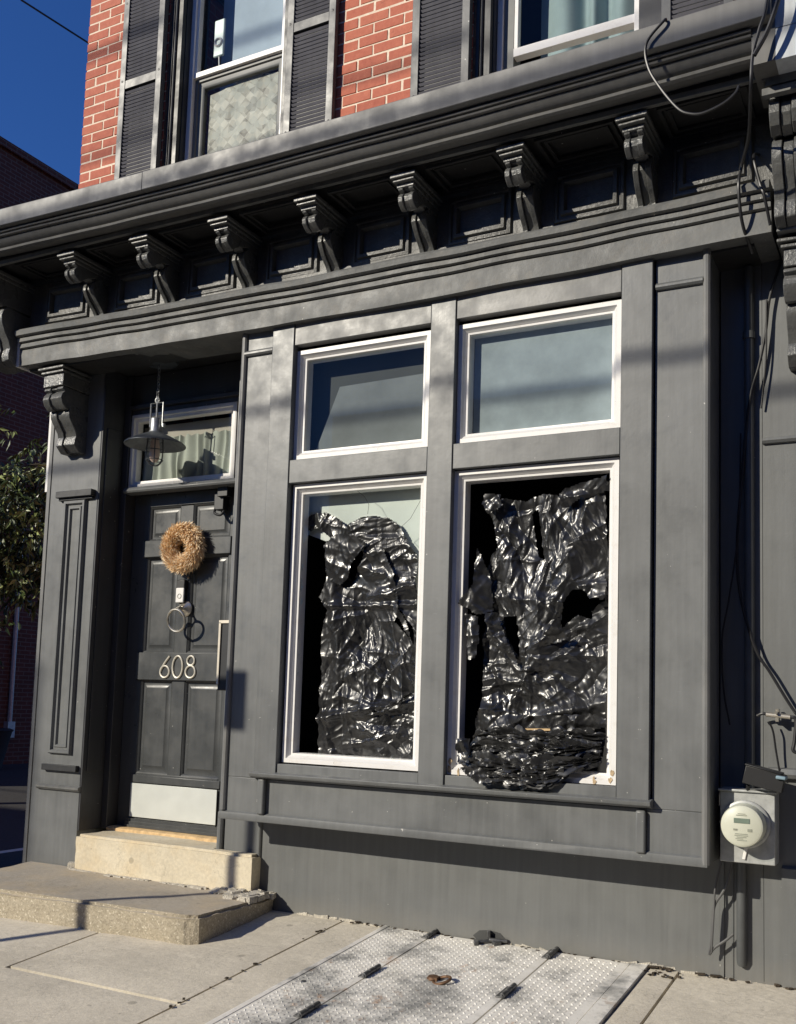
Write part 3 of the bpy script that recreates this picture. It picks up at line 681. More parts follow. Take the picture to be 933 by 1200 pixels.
# big end brackets of the cornice
def endbr(cx, parent, mat=None):
    up = [(-.17, 3.43), (-.47, 3.43), (-.47, 3.40), (-.44, 3.38), (-.46, 3.35), (-.462, 3.31), (-.44, 3.27), (-.40, 3.25), (-.37, 3.262), (-.17, 3.262)]
    lo = [(-.17, 3.25), (-.36, 3.26), (-.385, 3.24), (-.40, 3.20), (-.395, 3.16), (-.37, 3.11), (-.34, 3.07), (-.325, 3.03), (-.335, 2.99), (-.33, 2.96), (-.29, 2.94), (-.17, 2.94)]
    return bracket(cx, .20, up, lo, [(-.50, 3.425, 3.445, .24), (-.48, 3.405, 3.425, .22)], parent, ribs=5, fn=None, mat=mat)
endbr(-4.83, corn)
# bracket on the left pilaster, carrying the architrave
PU = [(0, 2.800), (-.20, 2.800), (-.205, 2.785), (-.185, 2.775), (-.205, 2.755), (-.212, 2.73), (-.20, 2.70), (-.175, 2.675), (-.155, 2.672), (-.140, 2.69), (0, 2.64)]
PL = [(0, 2.66), (-.115, 2.715), (-.132, 2.712), (-.140, 2.69), (-.150, 2.66), (-.145, 2.63), (-.115, 2.59), (-.09, 2.56), (-.082, 2.535), (-.090, 2.51), (-.092, 2.485), (-.070, 2.465), (-.05, 2.447), (0, 2.447)]
PC = [(-.24, 2.898, 2.912, .20), (-.225, 2.878, 2.892, .175), (-.21, 2.805, 2.878, .155)]
bracket(-4.49, .15, PU, PL, PC, house, name='pilaster_bracket', fn=None)

# ================================================================== UPPER WINDOWS AND SHUTTERS
def shutter(x0, x1, lab, lo=3.75, hi=5.75, rails=(4.675,)):
    f = MB(); sw = .042
    f.box(x0, x0+sw, -.048, -.012, lo, hi); f.box(x1-sw, x1, -.048, -.012, lo, hi)
    for r in rails: f.box(x0+sw, x1-sw, -.046, -.014, r-.027, r+.027)
    f.box(x0+sw, x1-sw, -.046, -.014, hi-.05, hi)
    o = f.build('shutter', M['shutf'], house, bev=.002, label=lab)
    l = MB(); z = lo+.01
    while z < hi-.05:
        if not any(abs(z+.012-r) < .040 for r in rails):
            l.poly([(-.036, z), (-.043, z+.0125), (-.039, z+.0145), (-.030, z+.003)], 'x', x0+sw, x1-sw)
        z += .0232
    l.build('louvre', M['shut'], o)
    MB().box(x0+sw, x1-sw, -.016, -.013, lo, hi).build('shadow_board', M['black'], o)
    s2 = MB()
    for x in (x0+.02, x1-.02):
        for z in (4.08, 4.70, 5.2): s2.lathe([(0, -.003), (.006, -.002), (.007, 0)], (x, -.048, z), 10, 'y')
    s2.build('screw', M['black'], o)
    h = MB()
    for x in (x0+.02, x1-.02): h.box(x-.01, x+.01, -.0115, 0, 4.2, 4.24)
    h.build('hinge_plate', M['black'], o)
shutter(-4.278, -3.955, 'leftmost louvred shutter'); shutter(-3.068, -2.758, 'louvred shutter right of the first window')
shutter(-2.295, -1.975, 'louvred shutter left of the second window'); shutter(-1.035, -.724, 'rightmost louvred shutter')
def upper_window(x0, x1, wf0, wf1, lab):
    cs = MB()
    cs.box(x0, x0+.03, .0, .25, 3.6, 5.9); cs.box(x0+.03, wf0, .05, .25, 3.6, 5.9); cs.box(x0+.045, wf0-.006, .02, .05, 3.6, 5.9)
    cs.box(wf1, x1, .06, .25, 3.6, 5.9)
    cs.tube([(x0+.035, .016, 3.7), (x0+.035, .016, 5.9)], .010, 8)
    o = cs.build('window_casing', M['dark'], house, bev=.002)
    ru = MB(); ru.box(x0-.001, x0+.012, -.003, .02, 3.6, 5.9); ru.build('rust_streak', M['rust'], o)
    f = MB(); f.box(wf0, wf0+.030, .09, .16, 3.6, 5.9); f.box(wf1-.030, wf1, .09, .16, 3.6, 5.9)
    w_ = f.build('sash_window', M['white'], house, label=lab, bev=.003)
    return w_
w1 = upper_window(-3.95, -3.068, -3.866, -3.165, 'upper window with patterned film behind its lower sash')
MB().box(-3.836, -3.195, .100, .150, 4.690, 4.722).box(-3.836, -3.818, .104, .140, 4.722, 5.9).box(-3.213, -3.195, .104, .14, 4.722, 5.9).build('upper_sash', M['white'], w1, bev=.002)
pane_rect(-3.818, -3.213, 4.722, 5.9, .129).build('upper_pane', M['glass'], w1, recalc=False)
MB().frame(-3.836, -3.195, 3.6, 4.690, [(0, .118), (.02, .118), (.024, .128), (.045, .132), (.055, .14)], .17).build('lower_sash', M['sashgrey'], w1)
pane_rect(-3.79, -3.24, 3.6, 4.65, .150).build('lower_pane', M['glass'], w1, recalc=False)
w2 = upper_window(-1.973, -1.035, -1.886, -1.165, 'upper window with its sash raised over teal curtains')
MB().box(-1.800, -1.178, .098, .145, 4.243, 4.287).box(-1.800, -1.78, .104, .14, 4.287, 5.9).box(-1.196, -1.178, .104, .14, 4.287, 5.9).build('raised_sash', M['white'], w2, bev=.002)
pane_rect(-1.78, -1.196, 4.287, 5.9, .127).build('pane', M['glass'], w2, recalc=False)
MB().box(-1.856, -1.802, .105, .20, 3.6, 5.9).build('sash_channel', M['sashgrey'], w2)

# curtains and blinds: loose cloth, each a thing
def curtain(x0, x1, z0, z1, y, amp, freq, name, mat, label, cat, scallop=0, ph=0):
    mb = MB(); n = 90; k = 10
    for i in range(n+1):
        x = x0+(x1-x0)*i/n; yy = y+amp*math.sin(x*freq+ph+1.3*math.sin(x*freq*.37))
        for j in range(k+1):
            t = j/k; zt = z1+scallop*abs(math.sin(x*freq*.5)); mb.v.append((x+.006*math.sin(t*5+x*20), yy+amp*.3*math.sin(t*4+x*9), z0+(zt-z0)*t))
    for i in range(n):
        for j in range(k): a = i*(k+1)+j; mb.f.append((a, a+k+1, a+k+2, a+1))
    return tag(mb.build(name, mat, smooth=60, recalc=False), label, cat)
curtain(-4.20, -3.44, 2.30, 2.565, .255, .010, 95, 'cafe_curtain', M['lace'], 'gathered sage green cafe curtain across the transom above the door', 'curtain', scallop=.015)
tag(MB().box(-4.22, -3.42, .275, .278, 2.28, 2.655).build('curtain_liner', M['beige']), 'plain beige liner hanging behind the gathered transom curtain', 'liner')
tag(MB().poly([(-2.742, 2.25), (-2.60, 2.60), (-2.10, 2.61), (-2.10, 2.25)], 'y', -.118, -.115).build('fabric_blind', M['blindsh']), 'slanting blue grey blind inside the upper left bay window', 'blind', 'blinds inside the bay')
tag(MB().box(-2.79, -2.08, -.075, -.072, 2.23, 2.80).build('backing_cloth', M['blinddk']), 'dark grey cloth behind the slanting blind of the upper left bay window', 'cloth')
tag(MB().box(-1.865, -1.20, -.130, -.127, 2.25, 2.76).build('fabric_blind', M['blind']), 'square blue grey blind filling the upper right bay window', 'blind', 'blinds inside the bay')
tag(MB().poly([(-2.80, 2.09), (-2.07, 2.09), (-2.07, 1.35), (-2.12, 1.44), (-2.22, 1.72), (-2.36, 1.76), (-2.52, 1.78), (-2.66, 1.83), (-2.80, 1.88)], 'y', -.100, -.097).build('pale_cloth', M['paleshade']), 'pale grey green cloth behind the cracked glass of the lower left bay window', 'cloth')
curtain(-1.72, -1.20, 4.0, 5.8, .26, .035, 36, 'curtain', M['tealc'], 'teal grey pleated curtain in the upper window with the raised sash', 'curtain')
tag(MB().box(-3.60, -3.2, .158, .16, 4.705, 5.85).box(-3.80, -3.60, .30, .302, 4.71, 5.85).build('roller_blind', M['skyblind']), 'pale blue blind in the top sash of the upper window beside the small device', 'blind')
# patterned film
mb = MB(); n, k = 50, 50
for i in range(n+1):
    for j in range(k+1):
        x = -3.76+.53*i/n; z = 3.85+(.775-.02*math.cos(i/9))*j/k
        mb.v.append((x, .170-.009*abs(noise.noise(Vector((x*9, 1, z*3)))), z))
for i in range(n):
    for j in range(k): a = i*(k+1)+j; mb.f.append((a, a+k+1, a+k+2, a+1))
tag(mb.build('patterned_film', M['pattern'], smooth=60, recalc=False), 'glossy film with grey and beige star print in the upper window lower sash', 'film')
dv = thing('window_device', 'small pale rectangular device with a round lens stuck to the upper window', 'device', (-3.68, .13, 4.81))
MB().box(-3.728, -3.655, .136, .152, 4.815, 5.045).build('body', M['device'], dv, bev=.006)
MB().lathe([(.018, -.004), (.024, -.010), (.030, -.004), (.030, 0)], (-3.692, .136, 4.90), 24, 'y').build('lens', M['white'], dv)
MB().tube([(-3.69, .145, 4.815), (-3.685, .145, 4.74)], .004, 6).build('plug_lead', M['white'], dv)

# ================================================================== CRUMPLED PLASTIC
def inside(p, poly):
    c = False; j = len(poly)-1
    for i in range(len(poly)):
        if (poly[i][1] > p[1]) != (poly[j][1] > p[1]) and p[0] < (poly[j][0]-poly[i][0])*(p[1]-poly[i][1])/(poly[j][1]-poly[i][1])+poly[i][0]: c = not c
        j = i
    return c
def creases(n, x0, x1, z0, z1, seed, guide=None, scale=1.0):
    """random straight stress wrinkles of thin film: (cx, cz, angle, half length, width, height)"""
    rg = random.Random(seed); out = []
    for i in range(n):
        cx, cz = rg.uniform(x0, x1), rg.uniform(z0, z1)
        k = rg.random()**2.0
        L = .014+.17*k; wd = (.003+.017*k*rg.uniform(.5, 1.3)); A = wd*rg.uniform(.25, .8)*rg.choice((1, 1, -1))*scale
        an = rg.uniform(0, PI)
        if guide:
            g = guide(cx, cz)
            if g is not None and rg.random() < .62: an = g+rg.gauss(0, .34)
        out.append((cx, cz, an, L, wd, A))
    return out
def field(X, Z, cr, seed):
    H = np.zeros_like(X)
    # gentle billow plus slight warp so wrinkles are not perfectly straight
    wx = X+.006*np.sin(Z*19+seed)+.003*np.sin(Z*51+X*17+seed*2); wz = Z+.006*np.sin(X*21+seed*3)+.003*np.sin(X*49-Z*21)
    H += .012*np.sin(X*9+seed)*np.sin(Z*6.5+seed*1.7)+.006*np.sin(X*21+Z*9+seed)
    for cx, cz, an, L, wd, A in cr:
        ca, sa = math.cos(an), math.sin(an)
        sl_ = (wx-cx)*ca+(wz-cz)*sa; t = -(wx-cx)*sa+(wz-cz)*ca
        e = np.clip(1-(sl_/L)**2, 0, None); ww = wd*(.35+.65*e)
        H += A*e*np.exp(-np.abs(t)/ww)
    return H
def sheet(mb, outline, holes, y, seed, amp=1, res=.007, bulge=0, curl=None, guide=None, dens=1.0, warp=.004):
    xs = [p[0] for p in outline]; zs = [p[1] for p in outline]
    x0, x1, z0, z1 = min(xs), max(xs), min(zs), max(zs); idx = {}
    nx = int((x1-x0)/res)+2; nz = int((z1-z0)/res)+2
    n = int(1150*dens*(x1-x0+.05)*(z1-z0+.05))+8
    X, Z = np.meshgrid(x0+np.arange(nx+1)*res, z0+np.arange(nz+1)*res, indexing='ij')
    H = field(X, Z, creases(n, x0-.03, x1+.03, z0-.03, z1+.03, int(seed*10), guide), seed)*amp
    def V(i, j):
        if (i, j) not in idx:
            x = x0+i*res; z = z0+j*res; u = (x-x0)/(x1-x0); t = (z-z0)/(z1-z0)
            yy = y-float(H[i, j])-bulge*math.sin(PI*min(max(u, 0), 1))*math.sin(PI*min(max(t, 0), 1))
            if curl: yy += curl(x, z)
            idx[(i, j)] = len(mb.v)
            mb.v.append((x+warp*noise.noise(Vector((x*40, z*40, seed+7))), yy, z+warp*noise.noise(Vector((x*40, z*40, seed+17)))))
        return idx[(i, j)]
    for i in range(nx):
        for j in range(nz):
            c = (x0+(i+.5)*res, z0+(j+.5)*res)
            q = (c[0]+.005*noise.noise(Vector((c[0]*22, c[1]*22, seed))), c[1]+.005*noise.noise(Vector((c[0]*22+9, c[1]*22, seed))))
            if inside(q, outline) and not any(inside(q, h) for h in holes):
                if (i+j) % 2: mb.f += [(V(i, j), V(i+1, j), V(i+1, j+1)), (V(i, j), V(i+1, j+1), V(i, j+1))]
                else: mb.f += [(V(i, j), V(i+1, j), V(i, j+1)), (V(i+1, j), V(i+1, j+1), V(i, j+1))]
def guideR(x, z):
    if z > 1.62: return PI/2+.25*math.sin(x*9)
    if z < 1.02: return .1
    return math.atan2(z-1.24, x+1.57)                 # wrinkles fan out from the knot
def guideL(x, z):
    if z > 1.50: return .12 if x > -2.5 else PI/2
    if z > 1.08: return math.atan2(z-1.62, x+2.42)
    return .15
R_BAG = [(-1.789, 1.949), (-1.691, 1.974), (-1.602, 1.956), (-1.515, 1.981), (-1.433, 1.964), (-1.384, 1.985), (-1.233, 1.978), (-1.222, 1.731), (-1.222, 1.3), (-1.222, .981), (-1.235, .85), (-1.80, .85), (-1.781, 1.146), (-1.789, 1.297), (-1.777, 1.449), (-1.804, 1.564), (-1.759, 1.716), (-1.727, 1.753), (-1.75, 1.869)]
R_H1 = [(-1.687, 1.44), (-1.619, 1.439), (-1.603, 1.253), (-1.677, 1.353)]
R_H2 = [(-1.369, 1.553), (-1.257, 1.55), (-1.235, 1.507), (-1.293, 1.461), (-1.285, 1.424), (-1.349, 1.443), (-1.423, 1.389), (-1.424, 1.444), (-1.399, 1.517)]
R_H3 = [(-1.577, 1.898), (-1.538, 1.914), (-1.51, 1.687), (-1.541, 1.707)]
def vfold(x, z): return -.020*math.exp(-((x+1.55-.35*(z-1.2))/.05)**2)*(z > 1.2) - .03*math.exp(-((z-(.98+.25*abs(x+1.6)))/.03)**2)

bagR = thing('torn_plastic_sheet', 'torn black plastic sheet filling the lower right bay window and spilling over its sill', 'plastic sheet', (-1.5, -.15, .74))
mb = MB(); sheet(mb, R_BAG, [R_H1, R_H2, R_H3], -.130, 3.0, 1.0, .0045, .015, vfold, guideR)
mb.build('sheet', M['bag'], bagR, smooth=60, recalc=False)
mb = MB()
sheet(mb, [(-1.885, 1.497), (-1.821, 1.58), (-1.813, 1.752), (-1.782, 1.693), (-1.743, 1.597), (-1.728, 1.464), (-1.788, 1.446)], [], -.185, 8, .9, .006, curl=lambda x, z: .25*(x+1.85))
sheet(mb, [(-1.859, 1.455), (-1.804, 1.439), (-1.786, 1.352), (-1.796, 1.257), (-1.828, 1.246)], [], -.17, 9, 1, .006)
sheet(mb, [(-1.76, 1.46), (-1.70, 1.45), (-1.66, 1.35), (-1.60, 1.22), (-1.66, 1.26), (-1.72, 1.32)], [], -.17, 19, 1.2, .006)
sheet(mb, [(-1.557, 1.278), (-1.492, 1.351), (-1.432, 1.398), (-1.367, 1.34), (-1.469, 1.314)], [], -.18, 11, .8, .006, curl=lambda x, z: -.35*(z-1.29))
sheet(mb, [(-1.352, 1.586), (-1.249, 1.626), (-1.216, 1.582), (-1.226, 1.503), (-1.284, 1.512)], [], -.17, 12, .8, .006, curl=lambda x, z: -.2*(1.6-z))
sheet(mb, [(-1.79, 1.95), (-1.78, 1.99), (-1.70, 1.985), (-1.69, 1.93), (-1.76, 1.90)], [], -.16, 14, 1, .006)
sheet(mb, [(-1.43, 1.955), (-1.40, 1.99), (-1.21, 2.03), (-1.205, 1.97), (-1.34, 1.935), (-1.42, 1.90)], [], -.165, 15, 1, .006, curl=lambda x, z: -.3*(z-1.95))
sheet(mb, [(-1.80, .99), (-1.78, 1.03), (-1.50, 1.01), (-1.22, 1.03), (-1.21, .97), (-1.5, .93), (-1.80, .94)], [], -.175, 16, 1.2, .006)
mb.build('flap', M['bag'], bagR, smooth=50, recalc=False)
# bundled folds over the sill
mb = MB(); random.seed(21)
def roll(pts, rad, seed, n=44):
    P = smoothpath(pts, 22); m = len(P); st = len(mb.v)
    for i, p in enumerate(P):
        t = (P[min(i+1, m-1)]-P[max(i-1, 0)]).normalized(); a = Vector((0, -1, 0)); b_ = t.cross(a).normalized()
        tap = min(1, .35+3*i/m, .35+3*(m-1-i)/m)
        for j in range(n):
            an = 2*PI*j/n; q = p+(a*math.cos(an)*.62+b_*math.sin(an))*rad*tap
            d = abs(noise.noise(Vector((q.x*11, an*2.6, seed))))*.050+abs(noise.noise(Vector((q.x*24, an*6, seed+4))))*.016
            mb.v.append(tuple(q+(a*math.cos(an)+b_*math.sin(an))*(d-.018)))
    for i in range(m-1):
        for j in range(n):
            jj = (j+1) % n; mb.f.append((st+i*n+j, st+(i+1)*n+j, st+(i+1)*n+jj, st+i*n+jj))
roll([(-1.80, -.19, .90), (-1.68, -.205, .925), (-1.50, -.20, .915), (-1.34, -.20, .93), (-1.21, -.19, .93)], .030, 1)
roll([(-1.835, -.21, .84), (-1.72, -.235, .87), (-1.56, -.235, .86), (-1.38, -.225, .875), (-1.22, -.20, .895)], .036, 2)
roll([(-1.845, -.22, .805), (-1.72, -.26, .80), (-1.55, -.262, .795), (-1.40, -.245, .805), (-1.22, -.21, .845)], .040, 3)
roll([(-1.80, -.235, .775), (-1.68, -.268, .755), (-1.56, -.272, .750), (-1.44, -.262, .758), (-1.35, -.24, .785)], .032, 4)
for pts, sd in (([(-1.81, .78), (-1.69, .80), (-1.66, .735), (-1.72, .715), (-1.78, .74)], 31), ([(-1.62, .78), (-1.50, .78), (-1.51, .715), (-1.545, .700), (-1.60, .72)], 32), ([(-1.48, .80), (-1.36, .81), (-1.36, .765), (-1.42, .728), (-1.455, .735)], 33), ([(-1.85, .90), (-1.79, .90), (-1.78, .80), (-1.84, .80)], 34)):
    sheet(mb, pts, [], -.268, sd, 1.3, .006)
mb.build('bundled_edge', M['bag'], bagR, smooth=45, recalc=False)
MB().box(-1.60, -1.44, -.186, -.17, .947, .956, Matrix.Rotation(-.03, 3, 'Y')).build('wood_strip', M['threshold'], bagR)

L_BAG = [(-2.771, 1.939), (-2.712, 1.966), (-2.653, 1.97), (-2.568, 1.932), (-2.517, 1.887), (-2.485, 1.906), (-2.424, 1.927), (-2.353, 1.932), (-2.293, 1.92), (-2.237, 1.892), (-2.203, 1.825), (-2.132, 1.734), (-2.12, 1.534), (-2.115, 1.297), (-2.10, .78), (-2.64, .765), (-2.633, 1.131), (-2.635, 1.378), (-2.606, 1.482), (-2.653, 1.545), (-2.612, 1.627), (-2.627, 1.733), (-2.617, 1.837), (-2.679, 1.891), (-2.728, 1.877), (-2.769, 1.896)]
L_H1 = [(-2.512, 1.658), (-2.395, 1.81), (-2.411, 1.724), (-2.473, 1.623)]
L_H2 = [(-2.233, 1.424), (-2.199, 1.476), (-2.134, 1.396), (-2.131, 1.317)]
bagL = thing('torn_plastic_sheet', 'two-humped black plastic sheet behind the broken glass of the lower left bay window', 'plastic sheet', (-2.4, -.12, .78))
def lf(x, z):
    c = -.028*math.exp(-((z-(1.0+.18*(x+2.4)))/.022)**2) - .012*math.exp(-((z-1.50)/.012)**2)
    return c-.02*math.exp(-((x+2.55+.02*math.sin(z*9))/.03)**2)*(z < 1.7)
mb = MB(); sheet(mb, L_BAG, [L_H1, L_H2], -.132, 23.0, .85, .0045, .012, lf, guideL)
mb.build('sheet', M['bag'], bagL, smooth=60, recalc=False)
mb = MB()
sheet(mb, [(-2.62, 1.80), (-2.55, 1.85), (-2.46, 1.84), (-2.38, 1.80), (-2.46, 1.70), (-2.49, 1.62), (-2.53, 1.60), (-2.60, 1.64)], [], -.165, 24, .6, .006, curl=lambda x, z: -.1*(z-1.7))
sheet(mb, [(-2.373, 1.811), (-2.344, 1.79), (-2.297, 1.765), (-2.238, 1.644), (-2.205, 1.484), (-2.155, 1.40), (-2.135, 1.32), (-2.234, 1.48), (-2.275, 1.645), (-2.315, 1.727)], [], -.165, 25, .7, .006)
roll([(-2.42, -.165, .985), (-2.33, -.17, 1.0), (-2.22, -.175, 1.03), (-2.12, -.165, 1.09)], .012, 6, 14)
mb.build('flap', M['bag'], bagL, smooth=50, recalc=False)

# ================================================================== DOOR THINGS
wr_ = MB(); random.seed(5)
cx, cy, cz = -3.803, .185, 1.888
for i in range(8500):
    a = random.uniform(0, 2*PI); b_ = random.uniform(0, 2*PI); rr = .046*math.sqrt(random.uniform(.25, 1))
    ra = .094+rr*math.cos(b_); y = cy-rr*math.sin(b_)*.9
    if y > .245: continue
    p = Vector((cx+ra*math.cos(a), y, cz+ra*math.sin(a)))
    tang = Vector((math.sin(a), 0, -math.cos(a))); rad = Vector((math.cos(a)*math.cos(b_), -math.sin(b_), math.sin(a)*math.cos(b_)))
    d = (tang*random.uniform(.6, 1)+rad*random.uniform(.3, 1.0)+Vector([random.uniform(-.25, .25) for _ in range(3)])).normalized()
    L = random.uniform(.016, .040); s_ = d.cross(Vector((random.uniform(-1, 1), random.uniform(-1, 1), random.uniform(-1, 1)))).normalized()*random.uniform(.0008, .0018)
    wr_.quad(p-s_, p+s_, p+d*L*.6+s_*1.2, p+d*L, p+d*L*.6-s_*1.2); wr_.tone.append(random.random())
tor = MB(); tor.tube([(cx+.094*math.cos(a), cy+.01, cz+.094*math.sin(a)) for a in [2*PI*i/40 for i in range(40)]], .030, 12, closed=True)
wre = thing('wheat_wreath', 'round dried wheat wreath hanging on the dark front door', 'wreath', (cx, .24, cz-.16))
tor.tone = [.15]*len(tor.f); tor.build('core', M['straw'], wre)
wr_.build('wheat_ears', M['straw'], wre, smooth=0, recalc=False)

lx, ly = -3.885, 0.0
lamp = thing('pendant_lamp', 'grey barn style pendant lamp with caged bulb hanging by a chain over the door', 'lamp', (lx, ly, 2.94))
MB().lathe([(0, -.032), (.02, -.032), (.10, -.024), (.105, -.012), (.105, .01)], (lx, ly, 2.95), 32).build('canopy', M['lamp'], lamp)
cn = MB(); z = 2.92; k = 0
while z > 2.735:
    pts = [(lx+(.007*math.cos(a) if k % 2 else 0), ly+(0 if k % 2 else .007*math.cos(a)), z-.012+.013*math.sin(a)) for a in [2*PI*i/12 for i in range(12)]]
    cn.tube(pts, .0025, 6, closed=True); z -= .020; k += 1
cn.build('chain', M['lampw'], lamp)
yk = MB().tube([(lx-.045, ly, 2.56), (lx-.045, ly, 2.695), (lx+.045, ly, 2.695), (lx+.045, ly, 2.56)], .005, 8).tube([(lx, ly, 2.73), (lx, ly, 2.60)], .006, 8).tube(arc((lx, ly, 2.712), .014, 0, 2*PI, 16)[:-1], .004, 6, closed=True)
yk.lathe([(0, -.01), (.01, -.01), (.01, .01), (0, .01)], (lx+.055, ly, 2.56), 10)
yk.build('yoke', M['lampw'], lamp)
MB().lathe([(0, .10), (.030, .10), (.034, .095), (.034, .03), (.040, .02), (.044, 0)], (lx, ly, 2.505), 24).build('socket_cap', M['lampw'], lamp)
MB().lathe([(.040, .068), (.055, .060), (.10, .040), (.155, .012), (.172, -.002), (.172, -.006), (.155, .006), (.10, .034), (.05, .052), (0, .054)], (lx, ly, 2.455), 48).build('shade', M['lamp'], lamp)
MB().lathe([(0, -.155), (.012, -.152), (.026, -.135), (.030, -.11), (.027, -.06), (.020, -.01), (.020, .03)], (lx, ly, 2.505), 24).build('bulb', M['bulb'], lamp)
cg = MB()
for i in range(6):
    a = PI/3*i+.2; ca, sa = math.cos(a), math.sin(a)
    cg.tube(smoothpath([(lx+.046*ca, ly+.046*sa, 2.49), (lx+.052*ca, ly+.052*sa, 2.42), (lx+.046*ca, ly+.046*sa, 2.365), (lx+.025*ca, ly+.025*sa, 2.338), (lx, ly, 2.332)]), .0028, 6)
for zz, rr in ((2.475, .048), (2.42, .053), (2.365, .047)): cg.tube(arc((lx, ly, zz), rr, 0, 2*PI, 28, 'xy')[:-1], .0028, 6, closed=True)
cg.build('cage', M['lamp'], lamp)

# ================================================================== STEPS
def block(name, poly, z0, z1, mats, label, wob, fronts=True, top_idx=0, side_idx=1, seg=14):
    # subdivided prism with rough edges
    import bmesh
    bm = bmesh.new(); vs = [bm.verts.new((x, y, z0)) for x, y in poly]; f = bm.faces.new(vs)
    r = bmesh.ops.extrude_face_region(bm, geom=[f]); up = [e for e in r['geom'] if isinstance(e, bmesh.types.BMVert)]
    for v in up: v.co.z = z1
    bmesh.ops.recalc_face_normals(bm, faces=bm.faces)
    bmesh.ops.bevel(bm, geom=[e for e in bm.edges if all(v.co.z > z0+.01 for v in e.verts)], offset=.014, segments=2, affect='EDGES')
    bmesh.ops.subdivide_edges(bm, edges=bm.edges[:], cuts=seg, use_grid_fill=True)
    bmesh.ops.triangulate(bm, faces=bm.faces)
    bm.normal_update()
    for v in bm.verts:
        p = v.co; n = noise.noise(p*6)*wob+noise.noise(p*25)*wob*.5+noise.noise(p*70)*wob*.25
        if z0+.02 < p.z: v.co = p+v.normal*n
    for f in bm.faces: f.material_index = top_idx if f.normal.z > .6 else side_idx
    me = bpy.data.meshes.new(name); bm.to_mesh(me); bm.free(); me.shade_smooth(); me.set_sharp_from_angle(angle=R(50))
    for m_ in mats: me.materials.append(m_)
    o = bpy.data.objects.new(name, me); COL.objects.link(o); tag(o, label, 'step'); return o
block('concrete_step', [(-4.225, .20), (-4.225, -.075), (-3.035, -.075), (-3.035, .0), (-3.31, .0), (-3.31, .20)], -.02, .266, [M['steptop']], 'narrow pale cream concrete step right under the front door', .005, top_idx=0, side_idx=0)
block('concrete_step', [(-4.64, -.005), (-4.52, -.73), (-2.99, -.635), (-2.93, -.60), (-2.93, -.28), (-2.93, -.10), (-2.945, -.005)], -.12, .072, [M['steplow'], M['stepagg']], 'wide low concrete step with exposed aggregate face on the sidewalk', .010)
rb = MB(); random.seed(9)
for i in range(90):
    x = random.uniform(-3.22, -2.95); y = random.uniform(-.20, -.02); s_ = random.uniform(.012, .032)
    if y < -.13 and x < -3.1: continue
    rb.box(x-s_, x+s_, y-s_, y+s_, .06, .078+random.uniform(0, .016), Matrix.Rotation(random.uniform(0, 3), 3, 'Z') @ Matrix.Rotation(random.uniform(-.3, .3), 3, 'X'))
for i in range(40):
    x = random.uniform(-4.25, -3.1); s_ = random.uniform(.006, .014); y = -.085-random.uniform(0, .012)
    rb.box(x-s_*2, x+s_*2, y-s_, y+s_, .06, .080, Matrix.Rotation(random.uniform(-.3, .3), 3, 'Z'))
rb.box(-4.30, -4.25, -.06, -.02, .06, .10, Matrix.Rotation(.5, 3, 'Z'))
tag(rb.build('mortar_rubble', M['rubble'], smooth=0, wob=.01), 'crumbled pale mortar patch at the right end of the two steps', 'rubble')

# ================================================================== GROUND
def struct(o): o['kind'] = 'structure'; return o
gd = MB().poly([(-60, -.45), (-3.25, -.45), (0, -.125), (70, -.125), (70, -.6), (-60, -.6)], 'x', -70, 60)
struct(gd.build('road', M['asphalt']))
def slab(mb, x0, x1, y0, y1, th=.10, dz=0):
    # sloping slab: y0 nearer the street
    g_ = .006; x0 += g_; x1 -= g_; y0 += g_; y1 -= g_
    nx = max(2, int((x1-x0)/.09)); ny = max(2, int((y1-y0)/.09)); st = len(mb.v)
    for i in range(nx+1):
        for j in range(ny+1):
            x = x0+(x1-x0)*i/nx; y = y0+(y1-y0)*j/ny
            z = SL*y+dz+.0045*noise.noise(Vector((x*1.5, y*1.5, 3)))
            if i in (0, nx) or j in (0, ny): z -= .004
            mb.v.append((x, y, z))
    for i in range(nx):
        for j in range(ny): a = st+i*(ny+1)+j; mb.f.append((a, a+ny+1, a+ny+2, a+1))
    rim = [st+i*(ny+1) for i in range(nx+1)]+[st+nx*(ny+1)+j for j in range(1, ny+1)]+[st+i*(ny+1)+ny for i in range(nx-1, -1, -1)]+[st+j for j in range(ny-1, 0, -1)]
    b0 = len(mb.v)
    for r in rim: v = mb.v[r]; mb.v.append((v[0], v[1], v[2]-th))
    for i in range(len(rim)): j = (i+1) % len(rim); mb.f.append((rim[i], rim[j], b0+j, b0+i))
sw = MB()
slab(sw, -3.46, -2.54, -1.18, .03); slab(sw, -5.4, -3.46, -1.2, .03); slab(sw, -5.4, -2.54, -3.0, -1.19)
slab(sw, -2.54, -2.318, -3.0, .03); slab(sw, -.945, .4, -1.3, .03); slab(sw, -.945, .4, -3.0, -1.3); slab(sw, .4, 3, -3, .03); slab(sw, -2.318, -.945, -3.0, -1.92)
slab(sw, 3, 6, -3, .03)
slab(sw, -1.068, -.945, -1.92, .03)
struct(sw.build('sidewalk', M['walk'], smooth=40))
struct(MB().poly([(-3.02, -.50), (-3.02, -.30), (.02, -.045), (.02, -.2)], 'x', -5.38, 6).build('sidewalk_bed', M['gap']))
struct(MB().box(-5.55, -5.4, -3.0, 12, -.4, -.02).box(-5.55, 6, -3.15, -3.0, -.5, -.262).build('kerb', M['walk2'], bev=.02))
struct(MB().box(-5.4, -4.72, .03, 12, -.3, -.01).build('side_street_pavement', M['asphalt']))  # pavement given the asphalt colour to deepen its shade
cr = MB(); random.seed(4)
